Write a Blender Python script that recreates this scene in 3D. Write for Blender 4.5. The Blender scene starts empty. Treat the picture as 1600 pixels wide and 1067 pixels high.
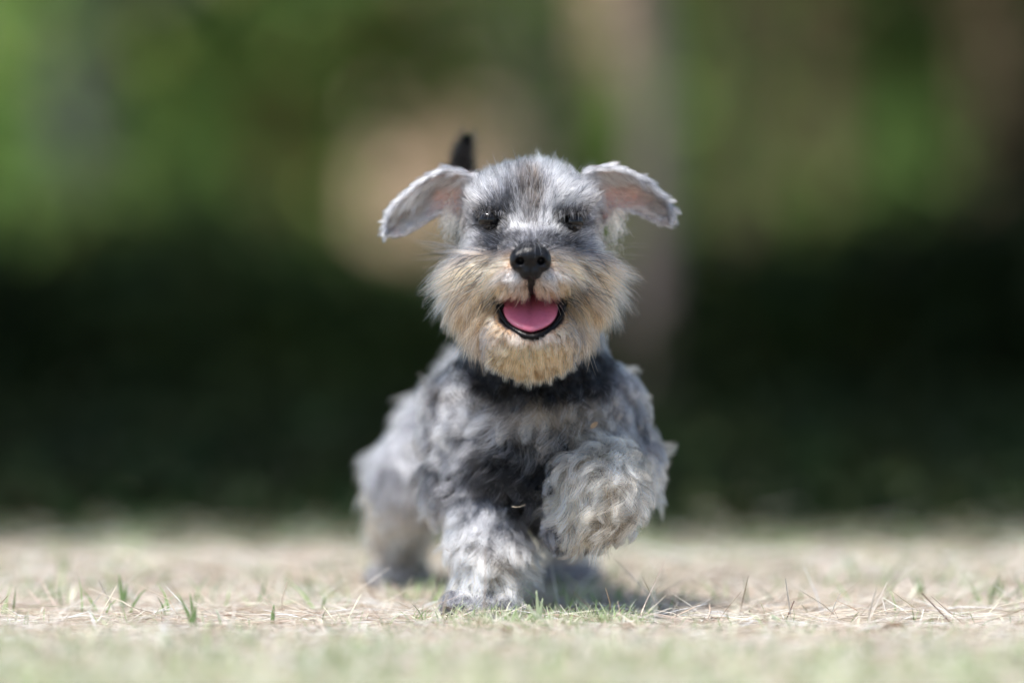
import bpy, math, random
import numpy as np
from mathutils import Vector, kdtree

rng = np.random.default_rng(7)
random.seed(7)
SC = bpy.context.scene
COL = SC.collection

# ------------------------------------------------------------------ camera
CAM_Y, CAM_Z, FPX, HORIZON = -2.6, 0.22, 6000.0, 470.0      # the photograph is 1600 x 1067
cam_data = bpy.data.cameras.new('camera')
cam = bpy.data.objects.new('camera', cam_data)
COL.objects.link(cam)
cam.location = (0, CAM_Y, CAM_Z)
cam.rotation_euler = (math.radians(90), 0, 0)
cam_data.lens = 135
cam_data.sensor_width = 36
cam_data.shift_y = -(533.5 - HORIZON) / 1600
cam_data.clip_start = 0.05
cam_data.clip_end = 600
cam_data.dof.use_dof = True
cam_data.dof.focus_distance = 2.602
cam_data.dof.aperture_fstop = 1.5
SC.camera = cam

# ------------------------------------------------------------------ sky and sun
SUN_EL, SUN_DIR = math.radians(69), Vector((-0.60, -0.60, 0))   # horizontal direction towards the sun
world = bpy.data.worlds.new('World')
SC.world = world
world.use_nodes = True
nt = world.node_tree
sky = nt.nodes.new('ShaderNodeTexSky')
sky.sky_type = 'NISHITA'
sky.sun_disc = False
sky.sun_elevation = SUN_EL
sky.sun_rotation = math.atan2(SUN_DIR.x, SUN_DIR.y)
bg = nt.nodes['Background']
bg.inputs['Strength'].default_value = 0.13
nt.links.new(sky.outputs[0], bg.inputs['Color'])
sun_data = bpy.data.lights.new('sun', 'SUN')
sun_data.energy = 3.8
sun_data.angle = math.radians(8)
sun_data.color = (1.0, 0.965, 0.925)
sun = bpy.data.objects.new('sun', sun_data)
COL.objects.link(sun)
h = SUN_DIR.normalized() * math.cos(SUN_EL)
to_sun = Vector((h.x, h.y, math.sin(SUN_EL)))
sun.rotation_euler = to_sun.to_track_quat('Z', 'Y').to_euler()
sun.location = to_sun * 30

vs = SC.view_settings
vs.view_transform = 'Standard'
vs.look = 'None'
vs.gamma = 1
vs.exposure = 0.95
vs.use_curve_mapping = False
SC.render.engine = 'CYCLES'
cy = SC.cycles
cy.use_denoising = True
cy.denoiser = 'OPENIMAGEDENOISE'
cy.denoising_prefilter = 'ACCURATE'
cy.use_adaptive_sampling = False
cy.max_bounces = 10
cy.diffuse_bounces = 4
cy.glossy_bounces = 6
cy.transmission_bounces = 10
cy.sample_clamp_indirect = 6
SC.cycles_curves.shape = 'RIBBONS'
SC.cycles_curves.subdivisions = 2


# ------------------------------------------------------------------ helpers
def W(px, py, y=0.0):
    """the world point at depth y whose picture is pixel px, py of the 1600 px photograph"""
    d = (y - CAM_Y) / FPX
    return np.array([(px - 800) * d, y, CAM_Z + (HORIZON - py) * d])


def to_px(p):
    d = (p[:, 1] - CAM_Y) / FPX
    return 800 + p[:, 0] / d, HORIZON - (p[:, 2] - CAM_Z) / d


def tag(o, label=None, cat=None, group=None, kind=None):
    for k, v in (('label', label), ('category', cat), ('group', group), ('kind', kind)):
        if v:
            o[k] = v
    return o


def empty(name, loc=(0, 0, 0)):
    o = bpy.data.objects.new(name, None)
    o.location = loc
    o.empty_display_size = 0.05
    COL.objects.link(o)
    return o


def link(name, data, parent=None, mat=None):
    o = bpy.data.objects.new(name, data)
    COL.objects.link(o)
    if mat is not None:
        data.materials.append(mat)
    if parent is not None:
        o.parent = parent
        o.matrix_parent_inverse.identity()
        # geometry is written in world space: undo the parents' translation
        off = Vector((0, 0, 0))
        q = parent
        while q is not None:
            off += q.location
            q = q.parent
        o.location = -off
    return o


def mesh_np(name, verts, faces, colors=None, smooth=True):
    """faces: (n,3) or (n,4) int array; colors: per-vertex rgb"""
    verts = np.asarray(verts, dtype=np.float32)
    faces = np.asarray(faces, dtype=np.int32)
    me = bpy.data.meshes.new(name)
    n, k = faces.shape
    me.vertices.add(len(verts))
    me.vertices.foreach_set('co', verts.ravel())
    me.loops.add(n * k)
    me.loops.foreach_set('vertex_index', faces.ravel())
    me.polygons.add(n)
    me.polygons.foreach_set('loop_start', np.arange(0, n * k, k, dtype=np.int32))
    me.polygons.foreach_set('loop_total', np.full(n, k, dtype=np.int32))
    if smooth:
        me.polygons.foreach_set('use_smooth', np.ones(n, dtype=bool))
    me.update(calc_edges=True)
    if colors is not None:
        a = me.attributes.new('col', 'FLOAT_COLOR', 'POINT')
        c = np.ones((len(verts), 4), dtype=np.float32)
        c[:, :3] = colors
        a.data.foreach_set('color', c.ravel())
    return me


def norm(v):
    return v / np.maximum(np.linalg.norm(v, axis=-1, keepdims=True), 1e-9)


# ------------------------------------------------------------------ materials
def new_mat(name):
    m = bpy.data.materials.new(name)
    m.use_nodes = True
    n = m.node_tree
    return m, n, n.nodes['Principled BSDF'], n.nodes['Material Output']


def mat_plain(name, col, rough=0.6, noise=0.25, scale=40, bump=0.2, spec=0.4, coat=0.0, sss=0.0):
    m, n, b, out = new_mat(name)
    tc = n.nodes.new('ShaderNodeTexCoord')
    nz = n.nodes.new('ShaderNodeTexNoise')
    nz.inputs['Scale'].default_value = scale
    nz.inputs['Detail'].default_value = 6
    n.links.new(tc.outputs['Object'], nz.inputs['Vector'])
    mx = n.nodes.new('ShaderNodeMix')
    mx.data_type = 'RGBA'
    n.links.new(nz.outputs['Fac'], mx.inputs['Factor'])
    mx.inputs[6].default_value = (*[c * (1 - noise) for c in col], 1)
    mx.inputs[7].default_value = (*[min(1, c * (1 + noise)) for c in col], 1)
    n.links.new(mx.outputs[2], b.inputs['Base Color'])
    bp = n.nodes.new('ShaderNodeBump')
    bp.inputs['Strength'].default_value = bump
    bp.inputs['Distance'].default_value = 0.3 / scale
    n.links.new(nz.outputs['Fac'], bp.inputs['Height'])
    n.links.new(bp.outputs[0], b.inputs['Normal'])
    b.inputs['Roughness'].default_value = rough
    b.inputs['Specular IOR Level'].default_value = spec
    b.inputs['Coat Weight'].default_value = coat
    b.inputs['Coat Roughness'].default_value = 0.12
    if sss:
        b.inputs['Subsurface Weight'].default_value = sss
        b.inputs['Subsurface Radius'].default_value = (0.006, 0.002, 0.0015)
        b.inputs['Subsurface Scale'].default_value = 1.0
    return m


def mat_attr(name, rough=0.7, trans=0.0, spec=0.3):
    """colour from the 'col' attribute, optionally leaf-like translucent"""
    m, n, b, out = new_mat(name)
    at = n.nodes.new('ShaderNodeAttribute')
    at.attribute_name = 'col'
    n.links.new(at.outputs['Color'], b.inputs['Base Color'])
    b.inputs['Roughness'].default_value = rough
    b.inputs['Specular IOR Level'].default_value = spec
    if trans:
        t = n.nodes.new('ShaderNodeBsdfTranslucent')
        n.links.new(at.outputs['Color'], t.inputs['Color'])
        mx = n.nodes.new('ShaderNodeMixShader')
        mx.inputs[0].default_value = trans
        n.links.new(b.outputs[0], mx.inputs[1])
        n.links.new(t.outputs[0], mx.inputs[2])
        n.links.new(mx.outputs[0], out.inputs['Surface'])
    return m


def mat_hair(name, rough=0.35, radial=0.5):
    m = bpy.data.materials.new(name)
    m.use_nodes = True
    n = m.node_tree
    n.nodes.remove(n.nodes['Principled BSDF'])
    out = n.nodes['Material Output']
    hb = n.nodes.new('ShaderNodeBsdfHairPrincipled')
    hb.model = 'CHIANG'
    hb.parametrization = 'COLOR'
    at = n.nodes.new('ShaderNodeAttribute')
    at.attribute_name = 'col'
    n.links.new(at.outputs['Color'], hb.inputs['Color'])
    hb.inputs['Roughness'].default_value = rough
    hb.inputs['IOR'].default_value = 1.36
    hb.inputs['Radial Roughness'].default_value = radial
    hb.inputs['Random Roughness'].default_value = 0.2
    n.links.new(hb.outputs[0], out.inputs['Surface'])
    return m


M_HAIR = mat_hair('fur_fibre')
M_SKIN = mat_attr('dog_skin', rough=0.75)
M_NOSE = mat_plain('nose_leather', (0.006, 0.006, 0.007), rough=0.30, noise=0.4, scale=650, bump=1.0, spec=0.2)
M_TONGUE = mat_plain('tongue_flesh', (0.50, 0.12, 0.175), rough=0.32, noise=0.22, scale=420, bump=0.45, spec=0.5, coat=0.3, sss=0.2)
M_LIP = mat_plain('lip_leather', (0.006, 0.005, 0.005), rough=0.22, noise=0.3, scale=500, bump=0.6, spec=0.10)
M_EYE = mat_plain('eye_cornea', (0.006, 0.005, 0.005), rough=0.03, noise=0.2, scale=200, bump=0.0, spec=0.32)
M_CLAW = mat_plain('claw_horn', (0.02, 0.018, 0.017), rough=0.4, noise=0.3, scale=300, bump=0.2)
M_EARSKIN = mat_plain('ear_skin', (0.55, 0.36, 0.30), rough=0.6, noise=0.2, scale=250, bump=0.3, sss=0.3)
M_LEAF = mat_attr('leaf', rough=0.6, trans=0.35, spec=0.12)
M_GRASS = mat_attr('grass_blade', rough=0.5, trans=0.4)
M_STRAW = mat_attr('straw', rough=0.65, trans=0.15)
M_BARK = mat_plain('bark', (0.17, 0.12, 0.075), rough=0.9, noise=0.45, scale=14, bump=0.9, spec=0.1)
M_BARK_TAN = mat_plain('bark_tan', (0.76, 0.53, 0.38), rough=0.9, noise=0.25, scale=9, bump=0.8, spec=0.1)
M_BARK_GREY = mat_plain('bark_grey', (0.13, 0.125, 0.12), rough=0.9, noise=0.3, scale=14, bump=0.8, spec=0.1)
M_BARK_OCHRE = mat_plain('bark_ochre', (0.34, 0.22, 0.10), rough=0.9, noise=0.3, scale=10, bump=0.8, spec=0.1)
M_BARK_PINK = mat_plain('bark_pink', (0.25, 0.195, 0.17), rough=0.9, noise=0.25, scale=14, bump=0.7, spec=0.1)


# ================================================================== the setting
def mat_soil(name, c1, c2, scale=30):
    m, n, b, out = new_mat(name)
    tc = n.nodes.new('ShaderNodeTexCoord')
    n1 = n.nodes.new('ShaderNodeTexNoise'); n1.inputs['Scale'].default_value = scale; n1.inputs['Detail'].default_value = 8
    n2 = n.nodes.new('ShaderNodeTexNoise'); n2.inputs['Scale'].default_value = scale * 0.12; n2.inputs['Detail'].default_value = 4
    n.links.new(tc.outputs['Object'], n1.inputs['Vector']); n.links.new(tc.outputs['Object'], n2.inputs['Vector'])
    ad = n.nodes.new('ShaderNodeMath'); ad.operation = 'ADD'
    n.links.new(n1.outputs['Fac'], ad.inputs[0]); n.links.new(n2.outputs['Fac'], ad.inputs[1])
    rp = n.nodes.new('ShaderNodeValToRGB')
    rp.color_ramp.elements[0].position = 0.35; rp.color_ramp.elements[0].color = (*c1, 1)
    rp.color_ramp.elements[1].position = 0.65; rp.color_ramp.elements[1].color = (*c2, 1)
    hf = n.nodes.new('ShaderNodeMath'); hf.operation = 'MULTIPLY'; hf.inputs[1].default_value = 0.5
    n.links.new(ad.outputs[0], hf.inputs[0]); n.links.new(hf.outputs[0], rp.inputs['Fac'])
    n.links.new(rp.outputs[0], b.inputs['Base Color'])
    bp = n.nodes.new('ShaderNodeBump'); bp.inputs['Strength'].default_value = 0.8; bp.inputs['Distance'].default_value = 0.01
    n.links.new(n1.outputs['Fac'], bp.inputs['Height']); n.links.new(bp.outputs[0], b.inputs['Normal'])
    b.inputs['Roughness'].default_value = 0.95
    b.inputs['Specular IOR Level'].default_value = 0.1
    return m


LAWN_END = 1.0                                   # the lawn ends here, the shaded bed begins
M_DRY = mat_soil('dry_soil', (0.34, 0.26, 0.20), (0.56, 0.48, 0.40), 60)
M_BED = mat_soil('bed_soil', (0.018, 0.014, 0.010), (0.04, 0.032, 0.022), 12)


def sheet(name, x0, x1, y0, y1, z, nx, ny, amp, mat, seed):
    xs, ys = np.linspace(x0, x1, nx), np.linspace(y0, y1, ny)
    X, Y = np.meshgrid(xs, ys, indexing='ij')
    r = np.random.default_rng(seed)
    Z = np.zeros_like(X)
    for _ in range(8):
        k = r.normal(0, 6, 2)
        Z += np.sin(X * k[0] + Y * k[1] + r.uniform(0, 6.28))
    Z = z + amp * Z / 4
    v = np.stack([X, Y, Z], -1).reshape(-1, 3)
    f = np.array([(i * ny + j, (i + 1) * ny + j, (i + 1) * ny + j + 1, i * ny + j + 1) for i in range(nx - 1) for j in range(ny - 1)])
    o = link(name, mesh_np(name, v, f), None, mat)
    tag(o, kind='structure')
    return o


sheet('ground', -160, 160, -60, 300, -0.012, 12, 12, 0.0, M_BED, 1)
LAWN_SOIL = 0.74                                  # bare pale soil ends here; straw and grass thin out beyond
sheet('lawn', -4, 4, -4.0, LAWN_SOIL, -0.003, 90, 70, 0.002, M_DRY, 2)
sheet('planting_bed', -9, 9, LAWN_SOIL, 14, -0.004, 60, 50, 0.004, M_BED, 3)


# ---------- leaves
def leaf_quads(C, size, r, colors, droop=0.0, aspect=0.55):
    """one folded leaf (four triangles) per centre"""
    n = len(C)
    t = norm(r.normal(0, 1, (n, 3)) + np.array((0, 0, -droop)))
    b = norm(np.cross(t, r.normal(0, 1, (n, 3))))
    nrm = np.cross(t, b)
    s = (size * r.uniform(0.6, 1.25, n))[:, None]
    p0 = C - t * s * 0.5; p2 = C + t * s * 0.5
    p1 = C + b * s * aspect * 0.5 + nrm * s * 0.10; p3 = C - b * s * aspect * 0.5 + nrm * s * 0.10
    v = np.stack([p0, p1, p2, p3], 1).reshape(-1, 3)
    i = np.arange(n)[:, None] * 4
    f = np.concatenate([i + np.array([[0, 1, 2]]), i + np.array([[0, 2, 3]])])
    return v, f, np.repeat(colors, 4, 0)


def leaf_cols(n, r, base, s=0.3):
    c = np.array(base) * np.exp(r.normal(0, s, (n, 1)))
    c[:, 0] *= np.exp(r.normal(0, 0.18, n))
    return np.clip(c, 0.004, 0.6)


def clump_points(n, centre, radii, r, n_clump, spread, hollow=0.55):
    d = norm(r.normal(0, 1, (n_clump, 3))) * (r.uniform(hollow ** 3, 1, n_clump) ** (1 / 3))[:, None]
    cc = np.array(centre) + d * np.array(radii)
    k = r.integers(0, n_clump, n)
    return cc[k] + r.normal(0, spread, (n, 3)), cc


def limb(p0, p1, r0, r1, r, seg=8, n=7, wob=0.06):
    p0, p1 = np.array(p0, float), np.array(p1, float)
    ln = np.linalg.norm(p1 - p0)
    pts = [p0 + (p1 - p0) * t + r.normal(0, wob * ln * 0.25, 3) * math.sin(math.pi * t) for t in np.linspace(0, 1, n)]
    T = norm(np.gradient(np.array(pts), axis=0))
    v, f = [], []
    for i, (p, t) in enumerate(zip(pts, T)):
        a = norm(np.cross(t, (0.3, 1, 0.1))); b = np.cross(t, a)
        rr = r0 + (r1 - r0) * i / (n - 1)
        if i == 0:
            rr *= 1.3
        for k in range(seg):
            th = 6.2832 * k / seg
            v.append(p + (a * math.cos(th) + b * math.sin(th)) * rr * (1 + 0.10 * math.sin(3 * th + i)))
    for i in range(n - 1):
        for k in range(seg):
            f.append((i * seg + k, i * seg + (k + 1) % seg, (i + 1) * seg + (k + 1) % seg, (i + 1) * seg + k))
    return np.array(v), np.array(f)


def join(parts):
    V, F, o = [], [], 0
    for v, f in parts:
        V.append(v); F.append(f + o); o += len(v)
    return np.concatenate(V), np.concatenate(F)


def tree(x, y, dia, crown_c, crown_r, n_leaf, leaf, base, bark, label, seed, lean=(0, 0), group='trees behind the lawn', clumps=60, limb_from=0.6):
    r = np.random.default_rng(seed)
    root = empty('tree', (x, y, 0))
    cc = np.array(crown_c)
    top = np.array((x + lean[0], y + lean[1], max(0.8, cc[2] - crown_r[2] * 0.7)))
    parts = [limb((x, y, -0.05), top, dia / 2, dia * 0.36, r, 12, 9, 0.02)]
    pts, centres = clump_points(n_leaf, cc, crown_r, r, clumps, leaf * 1.6)
    for c in centres[r.permutation(len(centres))[:10]]:
        parts.append(limb(top + (0, 0, -0.1), c, dia * 0.22, dia * 0.05, r, 6, 6, 0.12))
    v, f = join(parts)
    link('trunk', mesh_np('trunk', v, f), root, bark)
    v, f, c = leaf_quads(pts, leaf, r, leaf_cols(n_leaf, r, base))
    link('crown', mesh_np('crown', v, f, c, smooth=False), root, M_LEAF)
    tag(root, label, 'tree', group)
    return root


def shrub(x, y, rx, ry, hgt, n_leaf, leaf, base, label, seed, group='shrubs in the shaded bed', z0=0.0):
    r = np.random.default_rng(seed)
    root = empty('shrub', (x, y, 0))
    d = norm(r.normal(0, 1, (40, 3))); d[:, 2] = np.abs(d[:, 2])
    d *= (r.uniform(0.2, 1, 40) ** (1 / 3))[:, None]
    cc = np.array((x, y, z0 + 0.02)) + d * np.array((rx, ry, hgt))
    k = r.integers(0, 40, n_leaf)
    pts = cc[k] + r.normal(0, leaf * 0.9, (n_leaf, 3))
    pts[:, 2] = np.maximum(pts[:, 2], 0.015)
    parts = [limb((x + r.normal(0, rx * 0.1), y + r.normal(0, ry * 0.1), -0.02), c, 0.012, 0.004, r, 5, 5, 0.15) for c in cc[:9]]
    v, f = join(parts)
    link('stem', mesh_np('stem', v, f), root, M_BARK)
    v, f, c = leaf_quads(pts, leaf, r, leaf_cols(n_leaf, r, base))
    link('foliage', mesh_np('foliage', v, f, c, smooth=False), root, M_LEAF)
    tag(root, label, 'shrub', group)
    return root


def at(px, y):
    return (px - 800) / FPX * (y - CAM_Y)


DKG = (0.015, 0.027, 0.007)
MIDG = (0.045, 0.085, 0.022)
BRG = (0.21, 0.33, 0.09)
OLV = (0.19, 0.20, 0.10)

# trees whose trunks stand in view
tree(at(705, 11.5), 11.5, 0.72, (at(560, 11.5), 12.6, 2.7), (0.9, 0.6, 0.7), 1300, 0.13, OLV, M_BARK_TAN, 'stout tree with a pale tan trunk, blurred above the puppy\'s ear and tail', 101, lean=(0.02, 0))
tree(at(985, 12.0), 12.0, 0.24, (at(1010, 12), 12.6, 1.9), (0.8, 0.6, 0.7), 1000, 0.13, OLV, M_BARK_TAN, 'thin tan trunk blurred above the ear at the picture\'s right of the head', 102, lean=(-0.05, 0))
tree(at(130, 9.3), 9.3, 0.24, (at(150, 9.3) + 0.25, 9.6, 1.55), (0.9, 0.6, 0.55), 1800, 0.12, BRG, M_BARK_GREY, 'slim tree with a grey trunk, leftmost in the blurred background', 103)
tree(at(440, 9.8), 9.8, 0.20, (at(420, 9.8) + 0.2, 10.2, 1.42), (0.75, 0.6, 0.58), 2000, 0.12, BRG, M_BARK_OCHRE, 'ochre trunk between the grey trunk and the stout tan tree', 104)
tree(at(1016, 4.0), 4.0, 0.080, (at(1040, 4.0), 4.2, 1.5), (0.45, 0.45, 0.55), 900, 0.09, OLV, M_BARK_PINK, 'slender young tree with a pale pinkish stem just behind the puppy\'s shoulder', 105, lean=(0.0, 0.1))
tree(at(1290, 9.6), 9.6, 0.20, (at(1270, 9.6) + 0.2, 10.0, 1.50), (0.85, 0.6, 0.55), 2000, 0.12, BRG, M_BARK, 'brown trunk in the dark foliage, nearer the middle of the right half', 106)
tree(at(1560, 9.0), 9.0, 0.22, (at(1560, 9.0) + 0.2, 9.4, 1.55), (0.7, 0.6, 0.55), 1800, 0.12, MIDG, M_BARK, 'brown trunk at the right edge of the picture', 107)
# trees at the sides whose crowns shade the bed
tree(-2.1, 3.5, 0.30, (-1.5, 2.35, 2.5), (1.9, 2.0, 0.9), 7000, 0.11, MIDG, M_BARK, 'broad tree beside the bed whose crown shades its left half', 108, clumps=110)
tree(2.3, 3.9, 0.30, (1.6, 2.5, 2.5), (1.9, 2.0, 0.9), 7000, 0.11, MIDG, M_BARK, 'broad tree beside the bed whose crown shades its right half', 109, clumps=110)
tree(-2.9, 6.4, 0.30, (-2.2, 5.6, 2.9), (2.0, 1.5, 0.9), 6000, 0.12, MIDG, M_BARK, 'broad tree deeper in the bed beyond the grey trunk', 110, clumps=110)
tree(0.55, 6.6, 0.09, (0.2, 5.6, 2.9), (1.9, 1.5, 0.9), 6000, 0.12, MIDG, M_BARK, 'thin dark tree in the middle of the bed behind the puppy', 111, clumps=110)
tree(3.0, 6.8, 0.30, (2.4, 5.6, 2.9), (1.9, 1.5, 0.9), 6000, 0.12, MIDG, M_BARK, 'broad tree deeper in the bed beyond the right edge', 112, clumps=110)

# sunlit green trees far behind, each leafy down to the ground
FAR = [(-4.6, 15.5, 1.5, BRG), (-2.9, 16.5, 1.5, BRG), (-1.55, 15.2, 1.2, BRG), (-0.1, 17.4, 1.3, OLV), (0.95, 15.8, 1.1, BRG), (2.1, 16.8, 1.3, BRG), (3.2, 15.6, 1.3, MIDG), (4.9, 16.2, 1.5, MIDG)]
WHERE = ['at the left edge', 'left of the grey trunk', 'between the grey and the ochre trunk', 'behind the stout tan tree', 'above the ear right of the head', 'between the two brown trunks', 'near the right edge', 'beyond the right edge']
for i, (x, y, rr, c) in enumerate(FAR):
    tree(x, y, 0.25, (x, y, 2.3), (rr, 1.0, 2.3), 5200, 0.17, c, M_BARK, 'far leafy tree in bright green, blurred ' + WHERE[i], 130 + i, group='sunlit trees far behind', clumps=90)

# sunlit green bushes in the clearing behind the bed
for i, (px, y, w, hgt, c, wh) in enumerate([(40, 12.5, 0.8, 1.5, BRG, 'at the left edge'), (290, 12.0, 0.7, 1.4, BRG, 'right of the grey trunk'), (560, 13.2, 0.6, 1.3, OLV, 'left of the stout tan trunk'),
                                            (860, 13.6, 0.7, 1.5, OLV, 'above the puppy\'s head'), (1110, 12.2, 0.7, 1.6, BRG, 'above the ear near the thin tan trunk'), (1380, 12.6, 0.8, 1.3, BRG, 'between the brown trunks'), (1620, 12.4, 0.8, 1.0, MIDG, 'at the right edge')]):
    shrub(at(px, y), y, w, 0.6, hgt, 5500, 0.13, c, 'tall bright green bush, blurred ' + wh, 180 + i, group='sunlit bushes behind the bed')

# mid green bushes just past the shade
for i, (px, y, w, hgt, wh) in enumerate([(190, 9.0, 0.40, 0.52, 'at the foot of the grey trunk'), (500, 9.2, 0.36, 0.42, 'at the foot of the ochre trunk'), (900, 9.4, 0.5, 0.40, 'directly behind the puppy\'s head'),
                                         (1120, 9.0, 0.40, 0.56, 'beside the pinkish stem'), (1300, 9.2, 0.36, 0.40, 'at the foot of the inner brown trunk'), (1500, 9.3, 0.36, 0.62, 'at the foot of the outer brown trunk')]):
    shrub(at(px, y), y, w, 0.35, hgt, 1800, 0.09, (0.11, 0.165, 0.045), 'low mid green bush, blurred ' + wh, 240 + i, group='low bushes past the shade')

# dark shrubs in the bed
SHR = []
rs = np.random.default_rng(40)
for px, y, w, hgt in [(40, 4.2, 0.42, 0.22), (250, 4.6, 0.42, 0.20), (430, 4.4, 0.40, 0.15), (600, 4.8, 0.42, 0.13), (800, 5.2, 0.5, 0.13), (980, 4.8, 0.40, 0.13),
                      (1150, 4.4, 0.42, 0.18), (1320, 4.2, 0.42, 0.22), (1500, 4.5, 0.45, 0.22), (1640, 4.3, 0.42, 0.26), (-120, 4.4, 0.45, 0.24),
                      (310, 8.2, 0.34, 0.42), (640, 7.6, 0.45, 0.27), (820, 7.6, 0.5, 0.17), (1170, 7.8, 0.36, 0.22), (1410, 8.2, 0.32, 0.42), (1650, 7.6, 0.36, 0.72), (-10, 7.8, 0.36, 0.24)]:
    SHR.append((at(px, y), y, w, hgt))
PLACES = ['by the left edge, front row', 'under the grey trunk, front row', 'under the ochre trunk, front row', 'behind the puppy\'s hind leg, front row', 'hidden mostly behind the puppy, front row',
          'behind the puppy\'s raised leg', 'right of the pinkish stem, front row', 'under the inner brown trunk, front row', 'under the outer brown trunk, front row', 'at the right edge, front row', 'past the left edge, front row',
          'between grey and ochre trunks, back row', 'below the stout tan trunk, back row', 'directly behind the puppy\'s head, back row', 'right of the puppy, back row', 'between the brown trunks, back row', 'at the right edge, back row', 'at the left edge, back row']
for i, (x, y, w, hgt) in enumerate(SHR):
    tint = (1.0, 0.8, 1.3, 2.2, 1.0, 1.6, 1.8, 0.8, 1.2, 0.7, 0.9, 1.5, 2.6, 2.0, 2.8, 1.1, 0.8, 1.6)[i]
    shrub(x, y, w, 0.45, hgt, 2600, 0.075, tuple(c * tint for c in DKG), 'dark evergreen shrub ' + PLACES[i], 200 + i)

# low dark ground cover in the bed
r = np.random.default_rng(60)
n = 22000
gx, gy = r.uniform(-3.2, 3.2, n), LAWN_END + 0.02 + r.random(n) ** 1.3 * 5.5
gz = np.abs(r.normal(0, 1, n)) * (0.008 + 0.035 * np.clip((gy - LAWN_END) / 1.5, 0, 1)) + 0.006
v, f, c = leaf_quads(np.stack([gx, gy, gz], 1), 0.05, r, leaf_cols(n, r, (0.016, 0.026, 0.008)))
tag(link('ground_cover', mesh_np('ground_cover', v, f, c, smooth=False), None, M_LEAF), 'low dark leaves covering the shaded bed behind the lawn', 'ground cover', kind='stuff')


# ---------- straw and grass of the lawn
def blades(base, direc, bend, length, width, cols, seg=3, tip=0.1):
    """flat tapered blades: base (n,3), direc (n,3) unit, bend (n,3) added with t squared"""
    n = len(base)
    side = norm(np.cross(direc, np.array((0.0, 1.0, 0.05)) + bend * 0.3 + 1e-4))
    side = norm(side + rng.normal(0, 0.35, (n, 3)))
    V = np.empty((n, (seg + 1) * 2, 3))
    for k in range(seg + 1):
        t = k / seg
        p = base + direc * (length * t)[:, None] + bend * (length * t * t)[:, None]
        w = (width * (1 - (1 - tip) * t ** 1.5) * 0.5)[:, None]
        V[:, 2 * k] = p - side * w
        V[:, 2 * k + 1] = p + side * w
    off = (np.arange(n) * (seg + 1) * 2)[:, None]
    F = np.concatenate([off + np.array([[2 * k, 2 * k + 1, 2 * k + 3, 2 * k + 2]]) for k in range(seg)])
    return V.reshape(-1, 3), F, np.repeat(cols, (seg + 1) * 2, 0)


def straws(base, yaw, pitch, length, rad, cols, seg=2, bow=0.1):
    """three-sided dry stalks lying about"""
    n = len(base)
    d = np.stack([np.cos(yaw) * np.cos(pitch), np.sin(yaw) * np.cos(pitch), np.sin(pitch)], 1)
    s = norm(np.cross(d, np.array((0.01, 0.02, 1.0)))); u = np.cross(s, d)
    bw = rng.normal(0, bow, n)
    V = np.empty((n, (seg + 1) * 3, 3))
    for k in range(seg + 1):
        t = k / seg
        p = base + d * (length * (t - 0.5))[:, None] + s * (length * bw * (t - t * t))[:, None] + u * (length * np.abs(bw) * 0.7 * (t - t * t))[:, None]
        for j in range(3):
            th = 6.2832 * j / 3
            w = (rad * (1.0 - 0.5 * abs(2 * t - 1)))[:, None]
            V[:, 3 * k + j] = p + (s * math.cos(th) * 1.5 + u * math.sin(th) * 0.7) * w
    off = (np.arange(n) * (seg + 1) * 3)[:, None]
    F = np.concatenate([off + np.array([[3 * k + j, 3 * k + (j + 1) % 3, 3 * k + 3 + (j + 1) % 3, 3 * k + 3 + j]]) for k in range(seg) for j in range(3)])
    V[..., 2] = np.maximum(V[..., 2], 0.0005)
    return V.reshape(-1, 3), F, np.repeat(cols, (seg + 1) * 3, 0)


def straw_cols(n, r):
    pal = np.array([(0.70, 0.61, 0.49), (0.76, 0.69, 0.60), (0.50, 0.39, 0.30), (0.82, 0.78, 0.72), (0.30, 0.21, 0.14), (0.64, 0.62, 0.46), (0.66, 0.52, 0.44)])
    return np.clip(pal[r.choice(7, n, p=[.26, .24, .13, .16, .05, .10, .06])] * np.exp(r.normal(0, 0.18, (n, 1))), 0.02, 0.88)


def scatter_straw(n, x0, x1, y0, y1, l0, l1, r0, r1, zs, seed, name, label):
    r = np.random.default_rng(seed)
    b = np.stack([r.uniform(x0, x1, n), r.uniform(y0, y1, n), np.abs(r.normal(0, zs, n)) + 0.0008], 1)
    yaw = r.uniform(0, 6.28, n)
    yaw = np.where(r.random(n) < 0.55, r.normal(0, 0.45, n), yaw)          # raked mostly one way
    pit = r.normal(0, 0.10, n) + (r.random(n) < (0.10 if y1 < 0.5 else 0.02)) * r.normal(0, 0.5, n)
    ln = np.minimum(r.uniform(l0, l1, n) * np.exp(r.normal(0, 0.35, n)), l1 * 1.3)
    if y1 > 0.5:                                                         # thins out into the bed
        far = b[:, 1] > 0.5
        b[far, 1] = np.where(r.random(far.sum()) < 0.13, 0.5 + np.minimum(r.exponential(0.27, far.sum()), 1.4), r.uniform(0.30, 0.66, far.sum()))
        pit = np.clip(pit, -0.22, 0.22)
    b[:, 2] += np.abs(np.sin(pit)) * ln * 0.45
    v, f, c = straws(b, yaw, pit, ln, r.uniform(r0, r1, n), straw_cols(n, r), 2, 0.12)
    o = link(name, mesh_np(name, v, f, c), None, M_STRAW)
    return tag(o, label, 'straw', kind='stuff')


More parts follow.
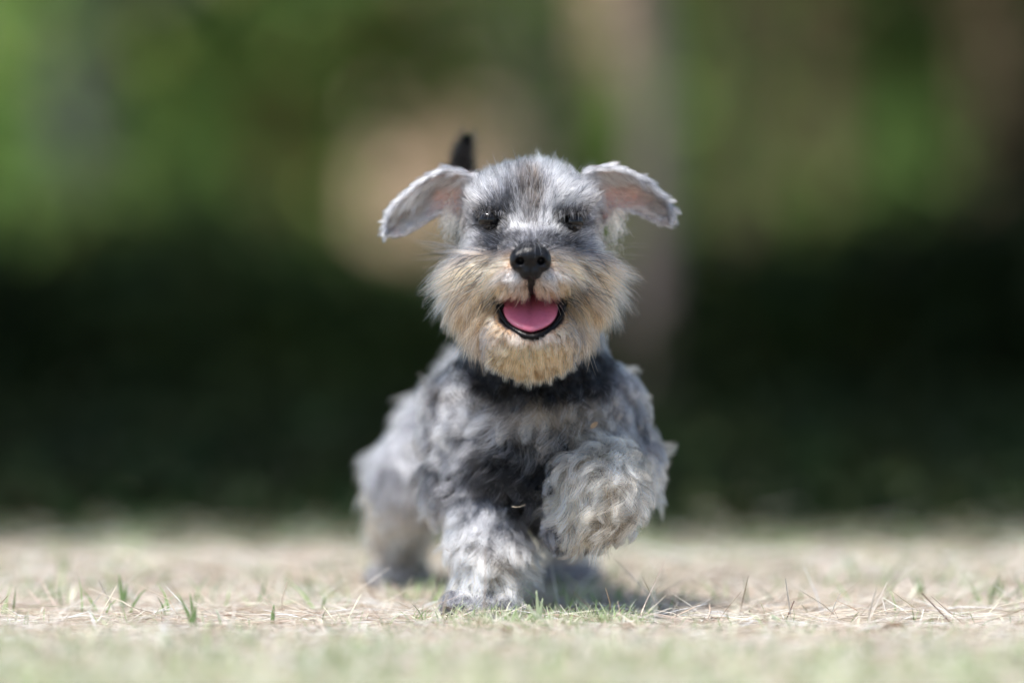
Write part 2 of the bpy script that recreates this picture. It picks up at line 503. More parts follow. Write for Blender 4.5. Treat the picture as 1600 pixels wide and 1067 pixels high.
scatter_straw(26000, -0.62, 0.62, -0.30, 0.36, 0.010, 0.045, 0.00020, 0.00060, 0.0022, 71, 'straw_litter', 'pale dry straw lying over the lawn under the puppy')
scatter_straw(20000, -1.15, 1.15, 0.36, LAWN_END, 0.02, 0.07, 0.0004, 0.0011, 0.004, 72, 'straw_litter', 'pale dry straw on the blurred lawn behind the puppy')
scatter_straw(11000, -0.62, 0.62, -1.10, -0.30, 0.010, 0.045, 0.0003, 0.0007, 0.0022, 73, 'straw_litter', 'pale dry straw among the blurred grass in front')


def scatter_grass(n, x0, x1, y0, y1, h0, h1, w0, w1, pal, prob, seed, name, label, yexp=1.0, tuft=0.012, per=6, lean=0.35, edge=False):
    r = np.random.default_rng(seed)
    nt_ = max(1, n // per)
    cx, cy_ = r.uniform(x0, x1, nt_), y0 + (y1 - y0) * r.random(nt_) ** yexp
    if edge:
        cy_ = 0.55 + np.minimum(r.gamma(2.0, 0.28, nt_), 2.0)
    k = r.integers(0, nt_, n)
    b = np.stack([cx[k] + r.normal(0, tuft, n), cy_[k] + r.normal(0, tuft, n), np.zeros(n)], 1)
    d = norm(np.stack([r.normal(0, lean, n), r.normal(0, lean, n), np.ones(n)], 1))
    bend = np.stack([r.normal(0, 0.35, n), r.normal(0, 0.35, n), -np.abs(r.normal(0, 0.15, n))], 1)
    pal = np.array(pal)
    cols = np.clip(pal[r.choice(len(pal), n, p=prob)] * np.exp(r.normal(0, 0.2, (n, 1))), 0.01, 0.85)
    v, f, c = blades(b, d, bend, r.uniform(h0, h1, n), r.uniform(w0, w1, n), cols)
    v[:, 2] = np.maximum(v[:, 2], 0.0)
    o = link(name, mesh_np(name, v, f, c), None, M_GRASS)
    return tag(o, label, 'grass', kind='stuff')


GP = [(0.30, 0.40, 0.18), (0.44, 0.50, 0.30), (0.66, 0.66, 0.50), (0.20, 0.31, 0.11)]
scatter_grass(13000, -0.60, 0.60, -0.95, -0.20, 0.010, 0.026, 0.0010, 0.0022, GP, [.27, .30, .30, .13], 81, 'grass', 'short green grass growing in front of the puppy', yexp=1.25)
scatter_grass(1500, -0.55, 0.55, -0.17, -0.02, 0.006, 0.017, 0.0008, 0.0017, GP, [.25, .25, .40, .10], 82, 'grass', 'short pale blades along the puppy\'s front paw')
scatter_grass(2800, -1.0, 1.0, 0.05, 0.85, 0.012, 0.034, 0.0012, 0.003, GP, [.36, .24, .20, .20], 83, 'grass', 'scattered green blades on the lawn behind', per=5)
scatter_grass(16000, -1.3, 1.3, 0.30, 1.0, 0.010, 0.026, 0.0012, 0.0026, [(0.10, 0.13, 0.06), (0.05, 0.075, 0.03), (0.24, 0.24, 0.14), (0.40, 0.36, 0.26)], [.34, .34, .20, .12], 85, 'grass', 'thin grass coloured darker to mimic shade where the lawn fades into the bed', edge=True)  # dark blade colours paint the gradual shade at the lawn's far edge
scatter_grass(700, 0.0 - 0.06, 0.09, -0.06, 0.035, 0.008, 0.020, 0.0008, 0.0018, GP, [.34, .26, .30, .10], 84, 'grass', 'thin fresh tuft in front of the planted paw', tuft=0.006)

# ================================================================== the puppy
HX = 0.0130                     # the head's middle
GROUND_EPS = 0.0


# ---------- distance fields -------------------------------------------------
def sd_cone(P, a, b, r1, r2):
    a = np.asarray(a, np.float32); b = np.asarray(b, np.float32)
    ba = b - a
    hh = np.clip(((P - a) @ ba) / (ba @ ba), 0, 1)
    d = P - a - hh[..., None] * ba
    return np.sqrt((d * d).sum(-1)) - (r1 + (r2 - r1) * hh)


def sd_ell(P, c, r):
    q = (P - np.asarray(c, np.float32)) / np.asarray(r, np.float32)
    k0 = np.sqrt((q * q).sum(-1)) + 1e-9
    q2 = q / np.asarray(r, np.float32)
    k1 = np.sqrt((q2 * q2).sum(-1)) + 1e-9
    return k0 * (k0 - 1.0) / k1


def smin(a, b, k):
    hh = np.clip(0.5 + 0.5 * (b - a) / k, 0, 1)
    return b * (1 - hh) + a * hh - k * hh * (1 - hh)


def smax(a, b, k):
    return -smin(-a, -b, k)


CONE, ELL = 0, 1
PRIMS = []                      # label, kind, args, blend


def pc(label, a, b, r1, r2, k=0.012):
    PRIMS.append((label, CONE, (a, b, r1, r2), k))


def pe(label, c, r, k=0.01):
    PRIMS.append((label, ELL, (c, r), k))


# trunk
pc('torso', (0.018, 0.115, 0.128), (0.002, 0.215, 0.124), 0.058, 0.043, 0.02)
pc('torso', (0.002, 0.215, 0.124), (-0.028, 0.298, 0.118), 0.043, 0.040, 0.02)
pe('chest', (0.018, 0.085, 0.128), (0.052, 0.040, 0.055), 0.02)
pc('neck', (0.016, 0.105, 0.170), (HX, 0.060, 0.236), 0.050, 0.037, 0.02)
# head
pe('skull', (HX, 0.052, 0.2725), (0.0465, 0.050, 0.0405), 0.012)
for s in (-1, 1):
    pe('skull', (HX + s * 0.024, 0.016, 0.2880), (0.0150, 0.012, 0.0095), 0.008)      # brows
    pe('cheek', (HX + s * 0.030, 0.038, 0.244), (0.019, 0.026, 0.021), 0.012)
    pe('jowl', (HX + s * 0.031, 0.030, 0.224), (0.017, 0.024, 0.018), 0.010)
    pe('jowl', (HX + s * 0.0255, 0.022, 0.2060), (0.0150, 0.020, 0.0140), 0.010)
pc('muzzle', (HX, 0.020, 0.258), (HX, -0.015, 0.2475), 0.025, 0.0155, 0.012)
for s in (-1, 1):
    pe('lip', (HX + s * 0.0105, -0.010, 0.2365), (0.0135, 0.019, 0.0125), 0.006)
pe('jaw', (HX, 0.005, 0.1965), (0.0325, 0.031, 0.0180), 0.006)
pc('jaw', (HX, 0.035, 0.225), (HX, 0.012, 0.205), 0.026, 0.024, 0.012)
# planted front leg
pc('arm_a', (-0.026, 0.105, 0.140), (-0.032, 0.098, 0.098), 0.036, 0.025, 0.015)
pc('fore_a', (-0.030, 0.098, 0.098), (-0.014, 0.064, 0.040), 0.023, 0.0190, 0.010)
pc('fore_a', (-0.014, 0.064, 0.040), (-0.017, 0.052, 0.017), 0.0190, 0.0185, 0.008)
for i, dx in enumerate((-0.017, -0.006, 0.006, 0.017)):
    pe('toe_a', (-0.022 + dx, 0.036 + 0.2 * abs(dx), 0.0105), (0.0075, 0.014, 0.0098), 0.005)
# raised front leg
pc('arm_b', (0.054, 0.105, 0.140), (0.070, 0.098, 0.108), 0.036, 0.026, 0.015)
pc('fore_b', (0.068, 0.098, 0.108), (0.060, 0.030, 0.088), 0.023, 0.0225, 0.010)
pc('wrist_b', (0.060, 0.030, 0.088), (0.050, 0.036, 0.072), 0.0225, 0.0175, 0.008)
for i, dx in enumerate((-0.014, -0.005, 0.005, 0.014)):
    pe('toe_b', (0.045 + dx, 0.042, 0.0625), (0.0070, 0.0095, 0.0125), 0.005)
# hind legs
pc('thigh_a', (-0.050, 0.290, 0.116), (-0.0800, 0.268, 0.088), 0.033, 0.0240, 0.015)
pc('shank_a', (-0.0800, 0.268, 0.088), (-0.0860, 0.320, 0.046), 0.0240, 0.0190, 0.010)
pc('shank_a', (-0.0860, 0.320, 0.046), (-0.0870, 0.308, 0.017), 0.0190, 0.0165, 0.008)
for i, dx in enumerate((-0.015, -0.005, 0.005, 0.015)):
    pe('hoe_a', (-0.087 + dx, 0.294 + 0.2 * abs(dx), 0.0105), (0.0072, 0.013, 0.0098), 0.005)
pc('thigh_b', (-0.020, 0.305, 0.145), (0.012, 0.270, 0.104), 0.040, 0.0235, 0.015)
pc('shank_b', (0.012, 0.270, 0.104), (0.036, 0.345, 0.050), 0.0235, 0.0145, 0.010)
pc('shank_b', (0.036, 0.345, 0.050), (0.043, 0.322, 0.016), 0.0145, 0.0150, 0.008)
for i, dx in enumerate((-0.015, -0.005, 0.005, 0.015)):
    pe('hoe_b', (0.044 + dx, 0.306 + 0.2 * abs(dx), 0.0105), (0.0072, 0.013, 0.0098), 0.005)

LABELS = []
for p in PRIMS:
    if p[0] not in LABELS:
        LABELS.append(p[0])


def prim_d(p, P):
    return sd_cone(P, *p[2]) if p[1] == CONE else sd_ell(P, *p[2])


def mouth_d(P):
    """the open mouth: a scoop under the upper lip"""
    e = sd_ell(P, (HX, -0.016, 0.2185), (0.0245, 0.036, 0.0212))
    lid = P[..., 2] - 0.2245 + 0.10 * np.abs(P[..., 0] - HX)
    return np.maximum(e, lid)


def body_d(P):
    d = None
    for p in PRIMS:
        q = prim_d(p, P)
        d = q if d is None else smin(d, q, p[3])
    # eye sockets
    for s in (-1, 1):
        d = smax(d, -sd_ell(P, (HX + s * 0.0290, 0.0045, 0.2745), (0.0088, 0.0085, 0.0060)), 0.005)
    # cleft under the nose
    d = smax(d, -sd_cone(P, (HX - 0.0005, -0.034, 0.240), (HX - 0.0005, -0.028, 0.222), 0.0024, 0.0036), 0.003)
    d = smax(d, -mouth_d(P), 0.003)
    return d


def body_n(P, e=0.0006):
    g = np.stack([body_d(P + np.array(o, np.float32) * e) - body_d(P - np.array(o, np.float32) * e)
                  for o in ((1, 0, 0), (0, 1, 0), (0, 0, 1))], -1)
    return norm(g)


def body_label(P):
    best = np.full(P.shape[:-1], 9.0, np.float32)
    lab = np.zeros(P.shape[:-1], np.int32)
    for p in PRIMS:
        q = prim_d(p, P)
        w = q < best
        best[w] = q[w]
        lab[w] = LABELS.index(p[0])
    return lab


def surface_nets(fn, lo, hi, step):
    """a closed quad mesh of fn = 0 inside the box"""
    ax = [np.arange(l, u + step, step, dtype=np.float32) for l, u in zip(lo, hi)]
    nx, ny, nz = map(len, ax)
    V = np.empty((nx, ny, nz), np.float32)
    gy, gz = np.meshgrid(ax[1], ax[2], indexing='ij')
    for i0 in range(0, nx, 16):
        xs = ax[0][i0:i0 + 16]
        G = np.empty((len(xs), ny, nz, 3), np.float32)
        G[..., 0] = xs[:, None, None]; G[..., 1] = gy; G[..., 2] = gz
        V[i0:i0 + 16] = fn(G)
    S = V < 0
    corners = [(a, b, c) for a in (0, 1) for b in (0, 1) for c in (0, 1)]
    cnt = sum(S[a:nx - 1 + a, b:ny - 1 + b, c:nz - 1 + c].astype(np.int8) for a, b, c in corners)
    act = (cnt > 0) & (cnt < 8)
    idx = -np.ones(act.shape, np.int32)
    cells = np.argwhere(act)
    idx[act] = np.arange(len(cells))
    acc = np.zeros((len(cells), 3), np.float64); n = np.zeros(len(cells))
    for a in corners:
        for k in range(3):
            if a[k] == 0:
                b = list(a); b[k] = 1
                va = V[cells[:, 0] + a[0], cells[:, 1] + a[1], cells[:, 2] + a[2]]
                vb = V[cells[:, 0] + b[0], cells[:, 1] + b[1], cells[:, 2] + b[2]]
                m = (va < 0) != (vb < 0)
                t = np.where(m, va / np.where(m, va - vb, 1), 0)
                pt = np.tile(np.array(a, float), (len(cells), 1)); pt[:, k] += t
                acc += pt * m[:, None]; n += m
    verts = (cells + acc / n[:, None]) * step + np.array([x[0] for x in ax])
    quads = []
    for k in range(3):
        u, v = [(1, 2), (2, 0), (0, 1)][k]
        sl_a = [slice(None)] * 3; sl_b = [slice(None)] * 3
        sl_a[k] = slice(0, -1); sl_b[k] = slice(1, None)
        A, B = S[tuple(sl_a)], S[tuple(sl_b)]
        e = np.argwhere(A != B)
        e = e[(e[:, u] > 0) & (e[:, v] > 0) & (e[:, u] < S.shape[u] - 1) & (e[:, v] < S.shape[v] - 1)]
        fl = A[e[:, 0], e[:, 1], e[:, 2]]
        du = np.zeros(3, int); du[u] = 1
        dv = np.zeros(3, int); dv[v] = 1
        c0, c1, c2, c3 = e - du - dv, e - dv, e, e - du
        q = np.stack([idx[c[:, 0], c[:, 1], c[:, 2]] for c in (c0, c1, c2, c3)], 1)
        q[~fl] = q[~fl][:, ::-1]
        quads.append(q)
    q = np.concatenate(quads)
    return verts.astype(np.float32), q[(q >= 0).all(1)]


def project(P, fn, nfn, it=3):
    for _ in range(it):
        P = P - nfn(P) * fn(P)[:, None] * 0.9
    return P


bv, bq = surface_nets(body_d, (-0.150, -0.050, -0.006), (0.150, 0.372, 0.330), 0.0026)
bv = project(bv, body_d, body_n, 2).astype(np.float32)


def sdf_hit(px, py, y0=-0.06, y1=0.30):
    """where the line of sight through a pixel meets the body"""
    ys = np.linspace(y0, y1, 600)
    P = np.array([W(px, py, y) for y in ys], np.float32)
    d = body_d(P)
    i = np.argmax(d < 0) if (d < 0).any() else len(ys) - 1
    return P[i]


# ---------- coat colours ----------------------------------------------------
def g2(px, py, cx, cy, sx, sy, ang=0.0):
    c, s = math.cos(ang), math.sin(ang)
    u = (px - cx) * c + (py - cy) * s
    v = -(px - cx) * s + (py - cy) * c
    return np.exp(-0.5 * ((u / sx) ** 2 + (v / sy) ** 2))


BLACK = np.array((0.009, 0.009, 0.010)); DARK = np.array((0.05, 0.05, 0.056)); GREY = np.array((0.21, 0.21, 0.235))
LIGHT = np.array((0.46, 0.46, 0.50)); WHITE = np.array((0.86, 0.85, 0.87)); CREAM = np.array((0.70, 0.415, 0.225))
TAN = np.array((0.54, 0.31, 0.14)); WARM = np.array((0.62, 0.505, 0.385)); BROWN = np.array((0.14, 0.11, 0.09))

HEADL = [LABELS.index(x) for x in ('skull', 'cheek', 'muzzle', 'lip', 'jaw', 'jowl')]


def coat_color(P, lab):
    """natural colour of the coat at a root (its markings)"""
    px, py = to_px(P)
    n = len(P)
    C = np.tile(LIGHT * 0.75, (n, 1))

    def lay(col, w):
        nonlocal C
        w = np.clip(w, 0, 1)[:, None]
        C = C * (1 - w) + np.asarray(col) * w
    L = {x: lab == LABELS.index(x) for x in LABELS}
    head = np.isin(lab, HEADL)
    sm = lambda a, b, x: np.clip((x - a) / (b - a), 0, 1)
    # --- trunk and legs
    tr = ~head
    lay(GREY * 1.5, L['torso'] * 1.0)
    lay(LIGHT * 0.95, L['chest'] * 1.0)
    lay(LIGHT * 0.62, (L['arm_a'] | L['arm_b']) * 1.0)
    lay((0.86, 0.76, 0.65), tr * g2(px, py, 835, 642, 95, 24) * 1.5)
    lay(LIGHT * 1.35, tr * g2(px, py, 725, 655, 55, 26))
    lay(WARM * 1.2, tr * g2(px, py, 890, 648, 45, 20))
    lay(GREY * 0.55, tr * g2(px, py, 975, 630, 30, 55) * 0.8)
    lay(DARK, tr * g2(px, py, 1020, 665, 25, 45) * 0.8)
    lay(DARK * 0.9, tr * g2(px, py, 655, 610, 22, 70) * 0.45)
    lay(BLACK, tr * np.clip(g2(px, py, 840, 742, 66, 42) * 2.6, 0, 1) * (P[:, 1] < 0.2))
    lay(DARK, tr * g2(px, py, 700, 745, 38, 30) * 0.7)
    lay(BLACK, (L['neck'] | L['torso'] | L['chest']) * (P[:, 1] < 0.12) * np.clip(g2(px, py, 842, 574, 100, 31) * 2.8, 0, 1))
    lay(LIGHT * 0.9, L['fore_a'] * sm(0.10, 0.06, P[:, 2]))
    lay(WARM * 1.0, L['fore_a'] * sm(0.065, 0.03, P[:, 2]))
    lay(DARK * 0.9, L['fore_a'] * np.clip((690 + 12 - px) / 22, 0, 1) * 0.7)
    lay(GREY * 0.7, L['toe_a'] * 1.0)
    lay(WARM * 1.15, L['fore_b'] * 1.0)
    lay((0.84, 0.69, 0.52), (L['fore_b'] | L['wrist_b']) * g2(px, py, 940, 800, 75, 60) * 0.95)
    lay(CREAM * 0.9, (L['fore_b'] | L['wrist_b']) * g2(px, py, 960, 835, 55, 25) * 0.7)
    lay(GREY * 0.8, L['toe_b'] * 0.8)
    for t in ('thigh_a', 'thigh_b'):
        lay(LIGHT * 0.85, L[t] * 1.0)
    for t in ('shank_a', 'shank_b'):
        lay(WARM * 1.05, L[t] * 1.0)
        lay(WARM * 1.1, L[t] * sm(0.06, 0.03, P[:, 2]))
    for t in ('hoe_a', 'hoe_b'):
        lay(LIGHT * 0.7, L[t] * 1.0)
    # --- head
    hd = head * 1.0
    lay(LIGHT * 0.72, hd)
    lay(GREY * 0.85, hd * np.clip(g2(px, py, 722, 300, 20, 45) + g2(px, py, 940, 300, 22, 55), 0, 1) * 0.8)
    lay(GREY * 1.15, hd * np.clip(g2(px, py, 775, 268, 30, 30) + g2(px, py, 900, 262, 34, 24), 0, 1) * 0.8)
    lay(WHITE, hd * g2(px, py, 760, 312, 12, 34, 0.45) * 0.6)
    lay(WHITE * 0.95, hd * g2(px, py, 866, 325, 13, 40, -0.2) * 0.85)
    lay(WHITE * 0.95, hd * g2(px, py, 905, 305, 10, 34, 0.5) * 0.55)
    lay(DARK, hd * g2(px, py, 795, 305, 24, 26) * 0.75)
    lay(WHITE, hd * g2(px, py, 836, 364, 26, 20) * 1.3)
    lay(BROWN * 0.40, hd * np.clip(g2(px, py, 826, 312, 13, 38, -0.10) * 1.7, 0, 1))
    lay(DARK * 1.2, hd * g2(px, py, 800, 318, 15, 24, -0.2) * 0.8)
    lay(WHITE * 0.9, hd * np.clip(g2(px, py, 805, 352, 13, 14) + g2(px, py, 862, 354, 12, 14), 0, 1) * 0.8)
    lay(BLACK, hd * np.clip(g2(px, py, 766, 345, 18, 10, -0.1) * 2.5 + g2(px, py, 895, 344, 22, 10, 0.2) * 2.5, 0, 1))
    lay(GREY * 0.6, hd * g2(px, py, 925, 325, 18, 22) * 0.7)
    lay(DARK * 0.8, hd * np.clip(g2(px, py, 795, 380, 34, 10, -0.12) * 1.4 + g2(px, py, 868, 380, 36, 10, 0.12) * 1.4, 0, 1))
    lay(DARK, hd * g2(px, py, 830, 388, 26, 9) * 0.5)
    lay(WHITE * 0.9, hd * np.clip(g2(px, py, 712, 365, 16, 24) + g2(px, py, 952, 375, 16, 26), 0, 1) * 0.8)
    mou = hd * np.clip((py - 388 - 0.05 * np.abs(px - 830)) / 14, 0, 1)
    lay(CREAM, mou)
    lay(TAN * 1.15, mou * np.clip(g2(px, py, 775, 448, 22, 14) + g2(px, py, 886, 448, 22, 14), 0, 1) * 0.85)
    lay(WHITE, mou * np.clip(g2(px, py, 806, 432, 10, 10) + g2(px, py, 854, 432, 10, 10), 0, 1) * 1.1)
    lay(WHITE * 0.75, mou * np.clip(g2(px, py, 706, 420, 13, 45) + g2(px, py, 954, 425, 15, 48), 0, 1) * 0.7)
    lay(CREAM * 0.8, L['jowl'] * 1.0)
    lay(GREY, L['jowl'] * np.clip((py - 480) / 30, 0, 1) * 0.5)
    jaw = L['jaw'] * 1.0
    lay(CREAM, jaw)
    lay(WHITE * 0.9, jaw * g2(px, py, 830, 526, 36, 4) * 0.6)
    lay(TAN * 1.2, jaw * g2(px, py, 800, 560, 30, 22) * 0.45)
    lay(GREY * 0.8, jaw * np.clip(g2(px, py, 735, 520, 22, 40) + g2(px, py, 935, 530, 22, 40), 0, 1) * 0.8)
    # bare black skin: inside the mouth, the cleft, round the eyes
    return C


# ---------- growing fur -----------------------------------------------------
def hash_noise(P, freq, seed):
    """smooth vector noise from a few sines"""
    r = np.random.default_rng(seed)
    out = np.zeros_like(P)
    for _ in range(5):
        k = r.normal(0, freq, (3, 3)); ph = r.uniform(0, 6.28, 3)
        out += np.sin(P @ k + ph)
    return out / 2.2


def sample_mesh(v, q, n, weight=None, r=rng):
    tri = np.concatenate([q[:, [0, 1, 2]], q[:, [0, 2, 3]]]) if q.shape[1] == 4 else q
    a, b, c = v[tri[:, 0]], v[tri[:, 1]], v[tri[:, 2]]
    ar = 0.5 * np.linalg.norm(np.cross(b - a, c - a), axis=1)
    if weight is not None:
        ar = ar * weight(((a + b + c) / 3).astype(np.float32))
    i = r.choice(len(tri), n, p=ar / ar.sum())
    u, w = r.random(n), r.random(n)
    f = u + w > 1
    u[f], w[f] = 1 - u[f], 1 - w[f]
    P = a[i] + (b[i] - a[i]) * u[:, None] + (c[i] - a[i]) * w[:, None]
    N = norm(np.cross(b - a, c - a))[i]
    return P.astype(np.float32), N.astype(np.float32)


def grow(name, parent, P, N, flow, L, lift, grav, colr, colt, rad, K=7, clump=0.5, gap=0.004, curl=0.0, curl_n=1.5,
         jitter=0.15, collide=None, seed=1, mat=None, wander=0.0, cvar=0.0, inset=0.0008):
    r = np.random.default_rng(seed)
    n = len(P)
    bc = lambda x: np.broadcast_to(np.asarray(x, np.float32), (n,)).copy()
    L, lift, grav, curl, clump = bc(L), bc(lift), bc(grav), bc(curl), bc(clump)
    # clump leaders
    ng = max(8, min(n, int(n * 0.06)))
    order = r.permutation(n)
    keep, kd0 = [], {}
    for i in order:                               # thin them so that leaders stay a gap apart
        key = tuple((P[i] / gap).astype(int))
        if key not in kd0:
            kd0[key] = 1
            keep.append(i)
    lead = np.array(keep)
    kd = kdtree.KDTree(len(lead))
    for j, i in enumerate(lead):
        kd.insert(P[i], j)
    kd.balance()
    Pj = P + r.normal(0, gap * 0.22, P.shape)
    cl = np.array([kd.find(p)[1] for p in Pj])
    g_of = lead[cl]
    # directions
    F = norm(flow - N * (flow * N).sum(1, keepdims=True) * 0.9)
    wn = hash_noise(P[lead], 60.0, seed + 5)[cl] * wander + r.normal(0, 1, (len(lead), 3))[cl] * wander * 0.6
    F = norm(F + wn + r.normal(0, jitter, (n, 3)))
    pts = np.empty((n, K, 3), np.float32)
    pts[:, 0] = P - N * inset
    p = pts[:, 0].copy()
    for k in range(1, K):
        t = (k - 0.5) / (K - 1)
        d = N * (lift * (1 - t) ** 1.2)[:, None] + F * (1 - lift * (1 - t) * 0.7)[:, None]
        d[:, 2] -= grav * t
        p = p + norm(d) * (L / (K - 1))[:, None]
        if collide is not None:
            dist = collide(p)
            need = 0.0012 + 0.0035 * t * lift
            bad = dist < need
            if bad.any():
                gn = body_n(p[bad]) if collide is body_d else N[bad]
                p[bad] += gn * (need[bad] - dist[bad])[:, None]
        pts[:, k] = p
    tt = np.linspace(0, 1, K)[None, :, None]
    gp = pts[g_of]
    root_off = (P - P[g_of])[:, None, :]
    target = gp + root_off * (1 - 0.75 * tt)
    # scale along own length so that hairs in a lock end at different points
    frac = (L / L[g_of])[:, None, None]
    target = target * 1.0 + (pts - gp - root_off) * np.clip(1 - frac, -0.4, 0.4) * tt
    w = clump[:, None, None] * tt ** 0.9
    out = pts * (1 - w) + target * w
    if curl.max() > 0:
        ph = r.uniform(0, 6.28, len(lead))[cl] + r.normal(0, 0.35, n)
        fr = (curl_n * r.uniform(0.6, 1.4, len(lead)))[cl]
        am = curl * r.uniform(0.5, 1.3, len(lead))[cl]
        e1 = norm(np.cross(F, N) + 1e-6); e2 = norm(np.cross(F, e1))
        a = 6.283 * fr[:, None] * tt[..., 0] + ph[:, None]
        env = (tt[..., 0] ** 0.8) * am[:, None]
        out = out + e1[:, None] * ((np.cos(a) - np.cos(ph)[:, None]) * env)[..., None] \
                  + e2[:, None] * ((np.sin(a) - np.sin(ph)[:, None]) * env * 0.8)[..., None]
    out[:, :, 2] = np.maximum(out[:, :, 2], 0.001)
    cu = bpy.data.hair_curves.new(name)
    cu.add_curves([K] * n)
    cu.attributes['position'].data.foreach_set('vector', out.astype(np.float32).ravel())
    ra = cu.attributes.get('radius') or cu.attributes.new('radius', 'FLOAT', 'POINT')
    rr = bc(rad)[:, None] * (1 - np.linspace(0, 1, K)[None] ** 1.6 * 0.92)
    ra.data.foreach_set('value', rr.astype(np.float32).ravel())
    ca = cu.attributes.new('col', 'FLOAT_COLOR', 'POINT')
    cc = np.ones((n, K, 4), np.float32)
    tk = np.linspace(0, 1, K)[None, :, None]
    cf = np.exp(np.clip(r.normal(0, cvar, len(lead)), -2 * cvar, 1.3 * cvar))[cl][:, None]
    colr, colt = colr * cf, colt * cf
    cc[:, :, :3] = np.clip(colr[:, None] * (1 - tk) + colt[:, None] * tk, 0.004, 0.92)
    ca.data.foreach_set('color', cc.ravel())
    return link(name, cu, parent, mat or M_HAIR), cl


def vary(C, seed, clump_id=None, s_hair=0.28, black=0.0, white=0.0):
    r = np.random.default_rng(seed)
    n = len(C)
    f = np.exp(r.normal(0, s_hair, n))
    C = C * f[:, None]
    b = r.random(n) < black
    C[b] = BLACK * r.uniform(0.7, 2.0, b.sum())[:, None]
    w = r.random(n) < white
    C[w] = C[w] * 0.3 + WHITE * 0.7
    return np.clip(C, 0.004, 0.9)


def cell_noise(P, freq, seed):
    v = hash_noise(P, freq, seed)
    return v[:, 0]


dog = empty('dog', (0.0, 0.15, 0.0))
tag(dog, 'small grey and cream bearded puppy trotting over the dry lawn with its pink tongue showing', 'dog')

# ---------- body mesh with skin colours
blab = body_label(bv)
bcol = coat_color(bv, blab) * 0.55
md = mouth_d(bv)
bcol[md < 0.0016] = (0.020, 0.012, 0.013)
eye_c = [np.array((HX + s * 0.0290, 0.0, 0.2745)) for s in (-1, 1)]
for e in eye_c:
    dd = np.linalg.norm((bv - e)[:, [0, 2]], axis=1)
    bcol[(dd < 0.0085) & (bv[:, 1] < 0.02)] = (0.012, 0.011, 0.012)
dcl = np.abs(bv[:, 0] - HX) 
bcol[(dcl < 0.004) & (bv[:, 1] < -0.01) & (bv[:, 2] < 0.242) & (bv[:, 2] > 0.217)] = (0.012, 0.010, 0.010)
body = link('body', mesh_np('body', bv, bq, bcol), dog, M_SKIN)

# ---------- nose
NC = W(829, 405, -0.0345)


def nose_d(P):
    x = np.abs(P[..., 0] - NC[0]); Q = P.copy(); Q[..., 0] = NC[0] + x
    c = NC.astype(np.float32)
    d = sd_ell(Q, c + (0, 0.006, 0.0020), (0.0122, 0.0105, 0.0088))
    d = smin(d, sd_ell(Q, c + (0.0088, 0.0045, -0.0010), (0.0052, 0.0085, 0.0072)), 0.003)
    d = smin(d, sd_ell(Q, c + (0.0030, 0.0035, -0.0080), (0.0048, 0.0060, 0.0058)), 0.003)
    d = smax(d, -sd_cone(Q, c + (0.0074, -0.0050, -0.0020), c + (0.0068, 0.0012, -0.0008), 0.0032, 0.0020), 0.0016)
    d = smax(d, -sd_cone(Q, c + (0.0088, -0.0036, -0.0038), c + (0.0150, -0.0006, -0.0052), 0.0018, 0.0014), 0.0012)
    d = smax(d, -sd_cone(Q, c + (0.0, -0.0060, 0.001), c + (0.0, -0.0046, -0.014), 0.0010, 0.0015), 0.0012)
    return d


nv, nq = surface_nets(nose_d, NC - (0.018, 0.012, 0.018), NC + (0.018, 0.022, 0.016), 0.0006)
link('nose', mesh_np('nose', nv, nq), dog, M_NOSE)

# ---------- eyes
for i, s in enumerate((-1, 1)):
    c = np.array((HX + s * 0.0290, 0.0118 - (0.0026 if s < 0 else 0.0), 0.2742 - 0.0006 * s))
    u, v = np.meshgrid(np.linspace(0, 2 * np.pi, 25)[:-1], np.linspace(0.02, np.pi - 0.02, 14))
    r_ = 0.0070
    ev = np.stack([c[0] + r_ * np.sin(v) * np.cos(u), c[1] - r_ * np.cos(v), c[2] + r_ * np.sin(v) * np.sin(u)], -1).reshape(-1, 3)
    ff = [(a * 24 + b, a * 24 + (b + 1) % 24, (a + 1) * 24 + (b + 1) % 24, (a + 1) * 24 + b) for a in range(13) for b in range(24)]
    link('eye', mesh_np('eye', ev, ff), dog, M_EYE)


# ---------- tongue and lower lip
TC = np.array((HX - 0.0004, 0.0005, 0.2140), np.float32)


def tongue_d(P):
    Q = P - TC
    z = Q[..., 2] - 0.52 * Q[..., 1] - 0.20 * np.abs(Q[..., 0]) + 0.0016
    y = Q[..., 1]
    x = Q[..., 0]
    q = np.stack([x / 0.0188, y / 0.0240, z / 0.0048], -1)
    k0 = np.sqrt((np.abs(q) ** 2.4).sum(-1)) + 1e-6
    d = (k0 - 1) * 0.0045
    groove = 0.0011 * np.exp(-(x / 0.0016) ** 2) * np.clip((y + 0.024) / 0.02, 0, 1) * (z > 0)
    return d + groove


tv, tf = surface_nets(tongue_d, TC - (0.022, 0.030, 0.024), TC + (0.022, 0.030, 0.026), 0.0008)
for _ in range(3):                                  # relax
    acc = np.zeros_like(tv); cnt = np.zeros(len(tv))
    for a_, b_ in ((0, 1), (1, 2), (2, 3), (3, 0)):
        np.add.at(acc, tf[:, a_], tv[tf[:, b_]]); np.add.at(cnt, tf[:, a_], 1)
    tv = 0.5 * tv + 0.5 * acc / np.maximum(cnt, 1)[:, None]
ton = link('tongue', mesh_np('tongue', tv, tf), dog, M_TONGUE)


